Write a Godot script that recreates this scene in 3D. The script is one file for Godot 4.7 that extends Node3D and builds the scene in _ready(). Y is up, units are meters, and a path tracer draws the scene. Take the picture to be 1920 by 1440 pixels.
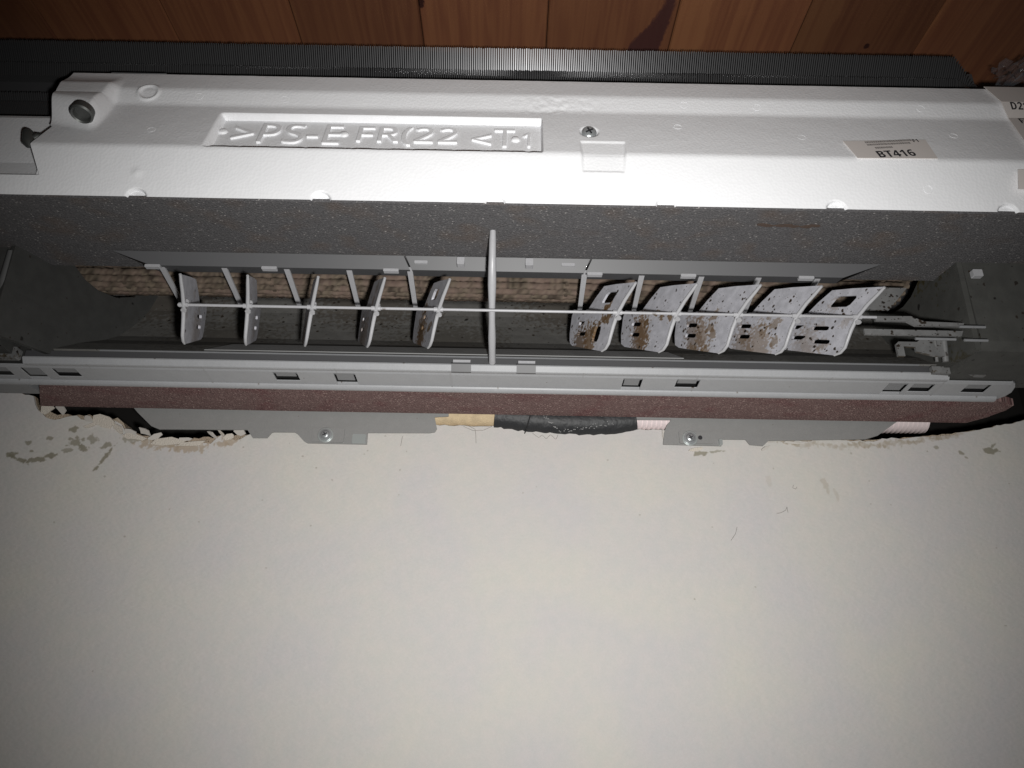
extends Node3D
# An opened wall air conditioner under a boarded ceiling, lit by a phone's flash held just below and right of the lens.
# x runs along the wall, y up, z out of the wall (wall face z = 0). Cross-sections are given as (depth, height):
# depth is counted from a plane FRONT metres in front of the wall.
const FRONT := 0.66

var rng := RandomNumberGenerator.new()
var used := {}
var M := {}

# ------------------------------------------------------------------ helpers
func v3(x: float, h: float, y: float) -> Vector3:
	return Vector3(x, y, FRONT - h)

func new_st() -> SurfaceTool:
	var st := SurfaceTool.new()
	st.begin(Mesh.PRIMITIVE_TRIANGLES)
	return st

func tri(st: SurfaceTool, a: Vector3, b: Vector3, c: Vector3, n: Vector3, ua = Vector2.ZERO, ub = Vector2.ZERO, uc = Vector2.ZERO) -> void:
	# wound so that the front face looks along n
	var f := (b - a).cross(c - a)
	st.set_normal(n)
	if f.dot(n) < 0.0:
		st.set_uv(ua); st.add_vertex(a)
		st.set_normal(n); st.set_uv(ub); st.add_vertex(b)
		st.set_normal(n); st.set_uv(uc); st.add_vertex(c)
	else:
		st.set_uv(ua); st.add_vertex(a)
		st.set_normal(n); st.set_uv(uc); st.add_vertex(c)
		st.set_normal(n); st.set_uv(ub); st.add_vertex(b)

func quad(st: SurfaceTool, a: Vector3, b: Vector3, c: Vector3, d: Vector3, out: Vector3, uv := Rect2(0, 0, 1, 1)) -> void:
	var n := (c - a).cross(d - b).normalized()
	if n.dot(out) < 0.0: n = -n
	var u0 := uv.position; var u1 := uv.position + Vector2(uv.size.x, 0); var u2 := uv.end; var u3 := uv.position + Vector2(0, uv.size.y)
	tri(st, a, b, c, n, u0, u1, u2)
	tri(st, a, c, d, n, u0, u2, u3)

# a flat outline given in 2D, thickened: map turns (u, v, w) into a point, w from 0 to thick
func prism(st: SurfaceTool, poly: PackedVector2Array, thick: float, o: Vector3, ex: Vector3, ey: Vector3, ez: Vector3, uvr := Rect2(0, 0, 1, 1)) -> void:
	var p := poly
	if Geometry2D.is_polygon_clockwise(p):
		p = p.duplicate(); p.reverse()
	var idx := Geometry2D.triangulate_polygon(p)
	var pt := func(q: Vector2, w: float) -> Vector3: return o + ex * q.x + ey * q.y + ez * w
	var uv := func(q: Vector2) -> Vector2: return (q - uvr.position) / uvr.size
	for i in range(0, idx.size(), 3):
		var a := p[idx[i]]; var b := p[idx[i + 1]]; var c := p[idx[i + 2]]
		tri(st, pt.call(a, thick), pt.call(b, thick), pt.call(c, thick), ez, uv.call(a), uv.call(b), uv.call(c))
		tri(st, pt.call(a, 0.0), pt.call(b, 0.0), pt.call(c, 0.0), -ez, uv.call(a), uv.call(b), uv.call(c))
	for i in p.size():
		var a := p[i]; var b := p[(i + 1) % p.size()]
		var e := (b - a)
		if e.length() < 1e-7: continue
		var n := (ex * e.y - ey * e.x).normalized()
		var qa: Vector3 = pt.call(a, 0.0); var qb: Vector3 = pt.call(b, 0.0); var qc: Vector3 = pt.call(b, thick); var qd: Vector3 = pt.call(a, thick)
		tri(st, qa, qb, qc, n, uv.call(a), uv.call(b), uv.call(b))
		tri(st, qa, qc, qd, n, uv.call(a), uv.call(b), uv.call(a))

# a cross-section (depth, height) run along x from x0 to x1
func run(st: SurfaceTool, prof: Array, x0: float, x1: float, uvr := Rect2(0, 0, 1, 1)) -> void:
	var p := PackedVector2Array()
	for q in prof: p.append(Vector2(q[0], q[1]))
	if Geometry2D.is_polygon_clockwise(p): p.reverse()
	var along := 0.0
	for i in p.size():
		var a := p[i]; var b := p[(i + 1) % p.size()]
		var e := b - a
		var out := Vector3(0, -e.x, -e.y)   # (depth, height) normal (e.y, -e.x) with z = -depth
		quad(st, v3(x0, a.x, a.y), v3(x1, a.x, a.y), v3(x1, b.x, b.y), v3(x0, b.x, b.y), out, Rect2(x0, along, x1 - x0, e.length()))
		along += e.length()
	var idx := Geometry2D.triangulate_polygon(p)
	for i in range(0, idx.size(), 3):
		var a := p[idx[i]]; var b := p[idx[i + 1]]; var c := p[idx[i + 2]]
		tri(st, v3(x0, a.x, a.y), v3(x0, b.x, b.y), v3(x0, c.x, c.y), Vector3.LEFT, a, b, c)
		tri(st, v3(x1, a.x, a.y), v3(x1, b.x, b.y), v3(x1, c.x, c.y), Vector3.RIGHT, a, b, c)

# an open line of (depth, height) points thickened downwards/backwards into a plate and run along x, normals smoothed
func sheet_run(st: SurfaceTool, line: Array, thick: float, x0: float, x1: float, nx := 1) -> void:
	var n := line.size()
	var nor := []
	for i in n:
		var a: Vector2 = line[maxi(i - 1, 0)]; var b: Vector2 = line[mini(i + 1, n - 1)]
		var t := (b - a).normalized()
		nor.append(Vector2(-t.y, t.x))
	var prof := []
	for i in n: prof.append([line[i].x, line[i].y])
	for i in range(n - 1, -1, -1):
		var q: Vector2 = line[i] + nor[i] * thick
		prof.append([q.x, q.y])
	run(st, prof, x0, x1)

func box(st: SurfaceTool, lo: Vector3, hi: Vector3, bev := 0.0) -> void:
	var p := PackedVector2Array()
	var w := hi.x - lo.x; var t := hi.y - lo.y
	var b := minf(bev, minf(w, t) * 0.45)
	if b <= 0.0: p = PackedVector2Array([Vector2(0, 0), Vector2(w, 0), Vector2(w, t), Vector2(0, t)])
	else: p = PackedVector2Array([Vector2(b, 0), Vector2(w - b, 0), Vector2(w, b), Vector2(w, t - b), Vector2(w - b, t), Vector2(b, t), Vector2(0, t - b), Vector2(0, b)])
	prism(st, p, hi.z - lo.z, lo, Vector3.RIGHT, Vector3.UP, Vector3.BACK, Rect2(0, 0, w, t))

func tube(st: SurfaceTool, path: Array, radii: Array, sides := 10, squash := Vector2.ONE, tint := false) -> void:
	var n := path.size()
	var rings := []
	var up := Vector3.UP
	for i in n:
		var t: Vector3 = (path[mini(i + 1, n - 1)] - path[maxi(i - 1, 0)]).normalized()
		if absf(t.dot(up)) > 0.95: up = Vector3.BACK
		var s := t.cross(up).normalized(); var w := s.cross(t).normalized()
		up = w
		var r: float = radii[mini(i, radii.size() - 1)]
		var ring := []
		for k in sides:
			var a := TAU * k / sides
			var d := s * cos(a) * squash.x + w * sin(a) * squash.y
			ring.append([path[i] + d * r, d.normalized()])
		rings.append(ring)
	for i in n - 1:
		for k in sides:
			var k2 := (k + 1) % sides
			var A = rings[i][k]; var B = rings[i + 1][k]; var C = rings[i + 1][k2]; var D = rings[i][k2]
			var u0 := float(i) / n; var u1 := float(i + 1) / n
			var w0 := float(k) / sides; var w1 := float(k + 1) / sides
			vtri(st, A, B, C, Vector2(u0, w0), Vector2(u1, w0), Vector2(u1, w1))
			vtri(st, A, C, D, Vector2(u0, w0), Vector2(u1, w1), Vector2(u0, w1))
	for e in [0, n - 1]:
		var t: Vector3 = (path[1] - path[0]).normalized() * -1.0 if e == 0 else (path[n - 1] - path[n - 2]).normalized()
		for k in sides:
			tri(st, path[e], rings[e][k][0], rings[e][(k + 1) % sides][0], t)

func vtri(st: SurfaceTool, A, B, C, ua: Vector2, ub: Vector2, uc: Vector2) -> void:
	var f: Vector3 = (B[0] - A[0]).cross(C[0] - A[0])
	if f.length_squared() < 1e-20: return
	var seq = [[A, ua], [B, ub], [C, uc]]
	if f.dot(A[1] + B[1] + C[1]) > 0.0: seq = [[A, ua], [C, uc], [B, ub]]
	for q in seq:
		st.set_normal(q[0][1]); st.set_uv(q[1]); st.add_vertex(q[0][0])

# a round body: (radius, along) points turned about axis through o
func lathe(st: SurfaceTool, prof: Array, o: Vector3, axis: Vector3, sides := 24) -> void:
	var s := axis.cross(Vector3.UP if absf(axis.y) < 0.9 else Vector3.RIGHT).normalized(); var w := s.cross(axis).normalized()
	for i in prof.size() - 1:
		var a: Vector2 = prof[i]; var b: Vector2 = prof[i + 1]
		var e := b - a
		for k in sides:
			var t0 := TAU * k / sides; var t1 := TAU * (k + 1) / sides
			var d0 := s * cos(t0) + w * sin(t0); var d1 := s * cos(t1) + w * sin(t1)
			var n0 := (d0 * e.y - axis * e.x).normalized(); var n1 := (d1 * e.y - axis * e.x).normalized()
			if n0.is_zero_approx(): continue
			var A := [o + d0 * a.x + axis * a.y, n0]; var B := [o + d0 * b.x + axis * b.y, n0]
			var C := [o + d1 * b.x + axis * b.y, n1]; var D := [o + d1 * a.x + axis * a.y, n1]
			vtri(st, A, B, C, Vector2.ZERO, Vector2.ZERO, Vector2.ZERO)
			vtri(st, A, C, D, Vector2.ZERO, Vector2.ZERO, Vector2.ZERO)

func numbered(called: String) -> String:
	if not used.has(called):
		used[called] = 0
		return called
	used[called] += 1
	return "%s_%03d" % [called, used[called]]

func thing(called: String, label: String, category: String, base: Vector3, group := "") -> Node3D:
	var o := Node3D.new()
	o.name = numbered(called)
	add_child(o)
	o.position = base
	o.set_meta("label", label); o.set_meta("category", category)
	if group: o.set_meta("group", group)
	return o

# one mesh under a thing, a part or the setting; shapes are written in world coordinates
func part(called: String, st: SurfaceTool, m: Material, parent: Node3D, label := "") -> MeshInstance3D:
	return put(called, st.commit(), m, parent, label)

func put(called: String, mesh: Mesh, m: Material, parent: Node3D, label := "") -> MeshInstance3D:
	var o := MeshInstance3D.new()
	o.name = called
	o.mesh = mesh
	o.material_override = m
	o.cast_shadow = GeometryInstance3D.SHADOW_CASTING_SETTING_ON
	parent.add_child(o, true)
	o.global_transform = Transform3D.IDENTITY
	if label: o.set_meta("label", label)
	return o

func setting(called: String, st: SurfaceTool, m: Material) -> MeshInstance3D:
	var o := part(numbered(called), st, m, self)
	o.set_meta("kind", "structure")
	return o

# ------------------------------------------------------------------ materials
func lin(r: float, g: float, b: float) -> Color:
	return Color(r, g, b).linear_to_srgb()

func mat(c: Color, rough := 0.6, metal := 0.0, spec := 0.5) -> StandardMaterial3D:
	var m := StandardMaterial3D.new()
	m.albedo_color = c
	m.roughness = rough
	m.metallic = metal
	m.metallic_specular = spec
	return m

func noise(freq: float, seed_: int, kind := FastNoiseLite.TYPE_SIMPLEX_SMOOTH, oct := 3) -> FastNoiseLite:
	var n := FastNoiseLite.new()
	n.noise_type = kind
	n.seed = seed_
	n.frequency = freq
	n.fractal_octaves = oct
	if oct <= 1: n.fractal_type = FastNoiseLite.FRACTAL_NONE
	return n

func tex(img: Image) -> ImageTexture:
	img.generate_mipmaps()
	return ImageTexture.create_from_image(img)

func normal_noise(freq: float, seed_: int, strength: float, kind := FastNoiseLite.TYPE_SIMPLEX_SMOOTH, size := 512, oct := 3) -> ImageTexture:
	var n := noise(freq, seed_, kind, oct)
	if kind == FastNoiseLite.TYPE_CELLULAR: n.cellular_return_type = FastNoiseLite.RETURN_DISTANCE
	var img := n.get_seamless_image(size, size)
	img.convert(Image.FORMAT_RGBA8)
	img.bump_map_to_normal_map(strength)
	return tex(img)

# flocked lining: short fibres in a few tones with scattered pale grains
func flock(base: Color, pale: Color, warm: Color, seed_: int, grains: int, bright := 3.0) -> ImageTexture:
	var s := 512
	var r := RandomNumberGenerator.new(); r.seed = seed_
	var img := Image.create(s, s, false, Image.FORMAT_RGB8)
	var n := noise(0.012, seed_, FastNoiseLite.TYPE_SIMPLEX_SMOOTH, 3)
	var big := n.get_seamless_image(s, s)
	for y in s:
		for x in s:
			var k := big.get_pixel(x, y).r
			var c := base.lerp(warm, clampf((k - 0.55) * 2.2, 0.0, 1.0))
			var f := 0.86 + 0.26 * r.randf()
			img.set_pixel(x, y, Color(c.r * f, c.g * f, c.b * f))
	for i in grains:
		var x := r.randi_range(0, s - 2); var y := r.randi_range(0, s - 2)
		var c := base.lerp(pale, 0.12 + 0.7 * pow(r.randf(), bright))
		img.set_pixel(x, y, c)
		if r.randf() < 0.5: img.set_pixel(x + 1, y, c)
		if r.randf() < 0.3: img.set_pixel(x, y + 1, c)
	return tex(img)

func blot(img: Image, cx: float, cy: float, rx: float, ry: float, c: Color, a: float, n: FastNoiseLite, ragged := 0.5, turn := 0.0) -> void:
	var w := img.get_width(); var h := img.get_height()
	var R := maxf(rx, ry) * 1.4
	for y in range(maxi(int(cy - R), 0), mini(int(cy + R) + 1, h)):
		for x in range(maxi(int(cx - R), 0), mini(int(cx + R) + 1, w)):
			var p := Vector2(x - cx, y - cy).rotated(-turn)
			var d := Vector2(p.x / rx, p.y / ry).length() + ragged * n.get_noise_2d(x, y)
			var k := clampf((1.0 - d) * 4.0, 0.0, 1.0) * a
			if k > 0.0: img.set_pixel(x, y, img.get_pixel(x, y).lerp(c, k))

# grey moulded plastic carrying black mould specks and brown film
func dirty(base: Color, seed_: int, specks: int, films: Array, size := Vector2i(384, 384), speck := Color(0.05, 0.045, 0.04), patch := 0.10) -> Image:
	var r := RandomNumberGenerator.new(); r.seed = seed_
	var img := Image.create(size.x, size.y, false, Image.FORMAT_RGB8)
	var n := noise(0.03, seed_, FastNoiseLite.TYPE_SIMPLEX_SMOOTH, 4)
	var n2 := noise(0.07, seed_ + 5, FastNoiseLite.TYPE_SIMPLEX_SMOOTH, 3)
	for y in size.y:
		for x in size.x:
			var f := 1.0 + patch * n.get_noise_2d(x, y) + 0.06 * (r.randf() - 0.5)
			img.set_pixel(x, y, Color(base.r * f, base.g * f, base.b * f))
	for q in films:   # centre x, y, radii, colour, strength
		blot(img, q[0] * size.x, q[1] * size.y, q[2] * size.x, q[3] * size.y, q[4], q[5], n2, 0.9)
	for i in specks:
		var x := r.randf() * size.x; var y := r.randf() * size.y
		if n.get_noise_2d(x, y) < -0.18 + 0.4 * (r.randf() - 0.5): continue
		var s := 0.9 + 3.6 * pow(r.randf(), 4.0)
		blot(img, x, y, s, s * (0.7 + 0.6 * r.randf()), speck.lerp(Color(0.25, 0.17, 0.10), 0.5 * r.randf()), 0.85, n2, 0.7)
	return img

func wood(seed_: int, tone: float, knot := [], sap := 0.0) -> ImageTexture:
	var w := 256; var h := 512
	var img := Image.create(w, h, false, Image.FORMAT_RGB8)
	var n := noise(0.02, seed_, FastNoiseLite.TYPE_SIMPLEX_SMOOTH, 3)
	var fine := noise(0.25, seed_ + 3, FastNoiseLite.TYPE_SIMPLEX_SMOOTH, 2)
	var a := Color(0.505, 0.335, 0.225); var b := Color(0.40, 0.24, 0.17)
	for y in h:
		for x in w:
			var g := n.get_noise_2d(x * 0.9, y * 0.08) * 5.0 + x * 0.045
			var k := 0.5 + 0.5 * sin(g * 2.3)
			k = 0.55 * k + 0.45 * (0.5 + n.get_noise_2d(x * 1.6 + 400.0, y * 0.05))
			k = 0.5 + 0.6 * (k - 0.5) + 0.10 * fine.get_noise_2d(x, y * 0.06)
			k -= 0.55 * (1.0 - smoothstep(sap * w - 6.0, sap * w + 6.0, x + 5.0 * fine.get_noise_1d(y * 0.1)))
			var c := a.lerp(b, clampf(k, 0.0, 1.0))
			img.set_pixel(x, y, Color(c.r * tone, c.g * tone, c.b * tone))
	for q in knot:
		if q is PackedVector2Array:      # dark heartwood figure with a soft, slightly uneven edge
			for y in range(60, 260):
				for x in w:
					var p := Vector2(x + 3.0 * fine.get_noise_2d(x * 0.4, y * 0.4), y)
					var k := 0.0
					for d in [Vector2(-2, 0), Vector2(2, 0), Vector2(0, 2), Vector2.ZERO]:
						if Geometry2D.is_point_in_polygon(p + d, q): k += 0.25
					if k > 0.0: img.set_pixel(x, y, img.get_pixel(x, y).lerp(Color(0.24, 0.14, 0.14), 0.85 * k))
			continue
		blot(img, q[0], q[1], q[2], q[3], Color(0.17, 0.085, 0.075), 0.9, fine, 0.2, q[4])
	return tex(img)

func make_materials() -> void:
	# expanded polystyrene: white, beads in relief
	var foam := mat(lin(0.86, 0.865, 0.885), 0.62)
	foam.normal_enabled = true
	foam.normal_texture = normal_noise(0.055, 4, 5.0, FastNoiseLite.TYPE_CELLULAR, 1024, 1)
	foam.normal_scale = 0.22
	foam.uv1_triplanar = true
	foam.uv1_world_triplanar = true
	foam.uv1_scale = Vector3(9, 9, 9)
	M.foam = foam
	var fl := mat(Color.WHITE, 0.95, 0.0, 0.2)
	fl.albedo_texture = flock(Color(0.37, 0.365, 0.37), Color(0.80, 0.78, 0.76), Color(0.385, 0.355, 0.34), 11, 7000)
	fl.uv1_scale = Vector3(3.3, 3.3, 3.3)
	fl.normal_enabled = true
	fl.normal_texture = normal_noise(0.3, 8, 3.0)
	fl.normal_scale = 0.3
	M.flock = fl
	var fr := mat(Color.WHITE, 0.95, 0.0, 0.2)
	fr.albedo_texture = flock(Color(0.50, 0.41, 0.40), Color(0.92, 0.84, 0.80), Color(0.47, 0.34, 0.34), 12, 15000, 1.7)
	fr.uv1_scale = Vector3(3.4, 3.4, 3.4)
	fr.normal_enabled = true
	fr.normal_texture = normal_noise(0.3, 9, 4.0)
	fr.normal_scale = 0.9
	M.red_flock = fr
	M.carrier = mat(lin(0.085, 0.085, 0.089), 0.5)
	M.step = mat(lin(0.055, 0.055, 0.058), 0.6)
	M.lip = mat(lin(0.20, 0.20, 0.20), 0.6)
	M.side_grey = mat(lin(0.10, 0.10, 0.10), 0.4)
	# handled grey mouldings: faint rubbing and a few specks of dirt
	for q in [["rail", Color(0.612, 0.616, 0.625), 41], ["plastic", Color(0.487, 0.491, 0.499), 42], ["pale", Color(0.645, 0.645, 0.656), 43]]:
		var hm := mat(Color.WHITE, 0.38)
		hm.albedo_texture = tex(dirty(q[1], q[2], 26, [[0.3, 0.3, 0.2, 0.03, q[1].darkened(0.08), 0.5], [0.75, 0.6, 0.16, 0.04, q[1].darkened(0.07), 0.5]], Vector2i(384, 384), Color(0.30, 0.27, 0.24), 0.02))
		hm.uv1_triplanar = true
		hm.uv1_world_triplanar = true
		hm.uv1_scale = Vector3(5, 5, 5)
		M[q[0]] = hm
	M.dark = mat(lin(0.05, 0.05, 0.053), 0.6)
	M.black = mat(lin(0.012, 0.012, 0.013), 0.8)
	var film := Color(0.33, 0.25, 0.18)
	# throat of the outlet: dull grey, grimy
	var th := mat(Color.WHITE, 0.75)
	th.albedo_texture = tex(dirty(Color(0.37, 0.365, 0.355), 31, 500, [[0.3, 0.3, 0.3, 0.2, Color(0.25, 0.22, 0.19), 0.5], [0.7, 0.7, 0.3, 0.25, Color(0.27, 0.25, 0.22), 0.5]], Vector2i(512, 512)))
	th.uv1_scale = Vector3(5, 5, 5)
	M.throat = th
	var sd := mat(Color.WHITE, 0.7)
	sd.albedo_texture = tex(dirty(Color(0.23, 0.23, 0.225), 37, 160, [], Vector2i(384, 384)))
	sd.uv1_scale = Vector3(5.5, 5.5, 5.5)
	M.side = sd
	var sd2 := mat(Color.WHITE, 0.7)
	sd2.albedo_texture = tex(dirty(Color(0.26, 0.26, 0.25), 39, 260, [[0.62, 0.33, 0.10, 0.10, Color(0.20, 0.17, 0.06), 0.8], [0.5, 0.5, 0.12, 0.3, Color(0.18, 0.16, 0.08), 0.6]], Vector2i(384, 384)))
	sd2.uv1_scale = Vector3(5.5, 5.5, 5.5)
	M.side_mould = sd2
	var dv := mat(Color.WHITE, 0.5)
	dv.albedo_texture = tex(dirty(Color(0.42, 0.42, 0.42), 47, 700, [[0.4, 0.4, 0.3, 0.1, Color(0.22, 0.18, 0.12), 0.7]], Vector2i(256, 256)))
	dv.uv1_triplanar = true
	dv.uv1_world_triplanar = true
	dv.uv1_scale = Vector3(11, 11, 11)
	M.drive = dv
	# vanes: pale grey, each with its own grime
	M.vane = []
	for i in 10:
		var base := Color(0.69, 0.69, 0.715)
		var r := RandomNumberGenerator.new(); r.seed = 70 + i
		var films := []
		var amount: float = [0.15, 0.1, 0.75, 0.5, 0.9, 0.9, 0.8, 0.55, 0.45, 0.2][i]
		# brown film gathers on the rear half of the lower panel
		var sh := Vector2(r.randf_range(-0.09, 0.07), r.randf_range(-0.08, 0.06))
		films.append([0.78 + sh.x * 0.6, 0.66 + sh.y, 0.11, 0.20 + 0.1 * r.randf(), film, 0.75 * amount])
		films.append([0.68 + sh.y * 0.6, 0.66 + sh.x, 0.07 + 0.08 * r.randf(), 0.22, Color(0.40, 0.30, 0.20), 0.8 * amount])
		for k in 5:
			films.append([0.25 + 0.55 * r.randf(), 0.40 + 0.4 * r.randf(), 0.03 + 0.05 * r.randf(), 0.03 + 0.05 * r.randf(), Color(0.36, 0.27, 0.17), 0.9 * amount])
		var img := dirty(base, 90 + i, [60, 60, 120, 60, 160, 260, 340, 340, 320, 460][i], films, Vector2i(320, 320), Color(0.10, 0.085, 0.07))
		var m := mat(Color.WHITE, 0.45)
		m.albedo_texture = tex(img)
		M.vane.append(m)
	M.steel = mat(lin(0.42, 0.44, 0.45), 0.33, 0.55)
	M.zinc = mat(lin(0.50, 0.54, 0.53), 0.34, 0.5)
	var pm := mat(lin(0.30, 0.30, 0.295), 0.5, 0.15)
	pm.normal_enabled = true
	pm.normal_texture = normal_noise(0.08, 21, 1.2)
	pm.normal_scale = 0.15
	pm.albedo_color = Color.WHITE
	pm.albedo_texture = tex(dirty(Color(0.565, 0.565, 0.56), 23, 8, [[0.4, 0.5, 0.3, 0.03, Color(0.565, 0.56, 0.55), 0.6], [0.7, 0.3, 0.2, 0.04, Color(0.60, 0.60, 0.595), 0.6]], Vector2i(256, 256), Color(0.45, 0.42, 0.39), 0.02))
	pm.uv1_triplanar = true
	pm.uv1_scale = Vector3(9, 9, 9)
	M.plate = pm
	M.zinc_dark = mat(lin(0.16, 0.165, 0.16), 0.5, 0.7)
	M.dust_disc = mat(lin(0.10, 0.075, 0.055), 1.0)
	M.slot = mat(lin(0.05, 0.05, 0.055), 0.6, 0.6)
	M.fin = mat(lin(0.12, 0.12, 0.124), 0.30, 0.6)
	M.coil_dark = mat(lin(0.055, 0.055, 0.058), 0.7)
	var du := mat(Color.WHITE, 1.0, 0.0, 0.1)
	du.vertex_color_use_as_albedo = true
	M.dust = du
	M.paper = mat(lin(0.74, 0.69, 0.66), 0.7)
	M.ink = mat(lin(0.03, 0.03, 0.035), 0.6)
	M.ink_grey = mat(lin(0.28, 0.26, 0.25), 0.7)
	var cr := mat(Color.WHITE, 0.95)
	cr.albedo_texture = tex(dirty(Color(0.80, 0.72, 0.59), 66, 0, [[0.5, 0.5, 0.5, 0.2, Color(0.70, 0.60, 0.46), 0.6]], Vector2i(192, 192), Color(0.5, 0.42, 0.32)))
	cr.normal_enabled = true
	cr.normal_texture = normal_noise(0.12, 67, 3.0)
	M.cream = cr
	M.tape = mat(lin(0.020, 0.021, 0.023), 0.55)
	M.tape.normal_enabled = true
	M.tape.normal_texture = normal_noise(0.02, 68, 2.2)
	M.tape.uv1_scale = Vector3(2, 1, 1)
	M.scuff = mat(lin(0.30, 0.30, 0.30), 0.8)
	M.wrap = mat(lin(0.72, 0.62, 0.62), 0.8)
	var ch := mat(lin(0.60, 0.55, 0.48), 0.95)
	ch.normal_enabled = true
	ch.normal_texture = normal_noise(0.1, 55, 4.0)
	ch.uv1_triplanar = true
	ch.uv1_scale = Vector3(12, 12, 12)
	M.chip = ch
	var co := mat(Color.WHITE, 1.0, 0.0, 0.1)
	co.albedo_texture = tex(dirty(Color(0.66, 0.60, 0.53), 58, 300, [[0.3, 0.4, 0.3, 0.3, Color(0.55, 0.48, 0.40), 0.7], [0.8, 0.7, 0.2, 0.3, Color(0.72, 0.67, 0.60), 0.8]], Vector2i(256, 256), Color(0.42, 0.36, 0.30)))
	co.uv1_triplanar = true
	co.uv1_scale = Vector3(14, 14, 14)
	co.normal_enabled = true
	co.normal_texture = normal_noise(0.08, 57, 6.0)
	M.core = co
	M.chip_white = mat(lin(0.54, 0.51, 0.47), 0.95)
	M.cavity = mat(lin(0.02, 0.019, 0.018), 1.0, 0.0, 0.1)
	M.hair = mat(lin(0.22, 0.20, 0.18), 0.9)
	var w := StandardMaterial3D.new()
	w.albedo_color = Color(0.5, 0.52, 0.55, 0.18)
	w.transparency = BaseMaterial3D.TRANSPARENCY_ALPHA
	w.roughness = 0.15
	M.film = w

# the painted wall: patchy off-white emulsion, dirt and stripped paint where the photograph has them
func wall_texture() -> ImageTexture:
	var W := 1400; var H := 700     # 1 m x 0.5 m, x from -0.5, y from 0.32 down
	var img := Image.create(W, H, false, Image.FORMAT_RGB8)
	var n := noise(0.006, 101, FastNoiseLite.TYPE_SIMPLEX_SMOOTH, 3)
	var n2 := noise(0.05, 102, FastNoiseLite.TYPE_SIMPLEX_SMOOTH, 3)
	var r := RandomNumberGenerator.new(); r.seed = 5
	var a := n.get_image(W, H, false, false, true); var b := n2.get_image(W, H, false, false, true)
	for y in H:
		for x in W:
			var k := a.get_pixel(x, y).r - 0.5; var j := b.get_pixel(x, y).r - 0.5
			var f := 1.0 + 0.03 * k + 0.012 * j + 0.02 * (r.randf() - 0.5)
			img.set_pixel(x, y, Color(0.778 * f * (1.0 + 0.02 * j), 0.765 * f, 0.750 * f * (1.0 - 0.04 * k)))
	var px := func(p: Vector2) -> Vector2: return Vector2((p.x + 0.5) * W, (0.32 - p.y) * W)
	var rag := noise(0.11, 103, FastNoiseLite.TYPE_SIMPLEX_SMOOTH, 3)
	var grime := Color(0.52, 0.50, 0.44)
	# metres: x, y, rx, ry, turn, strength
	for q in [[-0.461, 0.196, 0.005, 0.003, 0, 0.8], [-0.452, 0.191, 0.010, 0.0022, -0.35, 0.85], [-0.437, 0.191, 0.012, 0.0026, 0.12, 0.85], [-0.425, 0.195, 0.006, 0.003, 0.3, 0.85],
			[-0.449, 0.207, 0.0035, 0.002, 0, 0.7], [-0.430, 0.212, 0.003, 0.0022, 0, 0.7], [-0.443, 0.199, 0.002, 0.0012, 0, 0.7],
			[-0.406, 0.209, 0.008, 0.0045, 0.2, 0.7], [-0.390, 0.212, 0.005, 0.004, -0.4, 0.6], [-0.396, 0.203, 0.005, 0.003, -0.3, 0.8], [-0.376, 0.206, 0.005, 0.0028, 0.2, 0.7], [-0.411, 0.201, 0.005, 0.0022, 0.1, 0.6],
			[-0.375, 0.194, 0.013, 0.002, 1.05, 0.85], [-0.409, 0.222, 0.006, 0.003, 0.5, 0.8], [-0.354, 0.213, 0.010, 0.004, -0.1, 0.55],
			[0.4475, 0.2165, 0.008, 0.0032, -0.1, 0.8], [0.451, 0.221, 0.004, 0.0014, 0.7, 0.7], [0.420, 0.2135, 0.004, 0.0018, -0.5, 0.7], [0.397, 0.219, 0.003, 0.002, 0, 0.6], [0.424, 0.209, 0.0022, 0.001, -0.5, 0.6],
			[0.176, 0.2085, 0.006, 0.0025, 0.1, 0.75], [0.19, 0.2105, 0.008, 0.0012, 0.15, 0.6]]:
		var p: Vector2 = px.call(Vector2(q[0], q[1]))
		blot(img, p.x, p.y, q[2] * W, q[3] * W, grime, q[5], rag, 0.8, -q[4])
	# bare brown plaster along the broken edge
	for q in [[-0.325, 0.209, 0.022, 0.006], [-0.30, 0.2055, 0.020, 0.005], [-0.262, 0.213, 0.008, 0.005], [-0.27, 0.209, 0.006, 0.003]]:
		var p: Vector2 = px.call(Vector2(q[0], q[1]))
		blot(img, p.x, p.y, q[2] * W, q[3] * W, Color(0.66, 0.60, 0.53), 0.75, rag, 0.8)
	for i in 26:   # brown damp line under the right plate
		var t := i / 25.0
		var p: Vector2 = px.call(Vector2(0.245 + 0.175 * t, 0.2225 + 0.0105 * t * t - 0.006 * sin(t * 3.1) + 0.001 * sin(t * 31.0)))
		blot(img, p.x, p.y, 0.007 * W, (0.0014 + 0.0022 * r.randf()) * W, Color(0.55, 0.49, 0.40), 0.12 + 0.25 * r.randf(), rag, 1.1)
	# rub marks and fly specks
	for q in [[0.288, 0.181, 0.003, 0.009, 0.35, 0.22], [0.297, 0.171, 0.002, 0.006, 0.3, 0.15], [0.237, 0.183, 0.003, 0.006, 0.2, 0.10]]:
		var p: Vector2 = px.call(Vector2(q[0], q[1]))
		blot(img, p.x, p.y, q[2] * W, q[3] * W, Color(0.55, 0.50, 0.42), q[5], rag, 0.5, -q[4])
	for i in 40:
		var p: Vector2 = px.call(Vector2(r.randf_range(-0.46, 0.46), 0.225 - 0.25 * r.randf() * r.randf()))
		blot(img, p.x, p.y, 0.7 + 0.9 * r.randf(), 0.7 + 0.6 * r.randf(), Color(0.58, 0.56, 0.52), 0.6, rag, 0.3)
	return tex(img)

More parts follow.
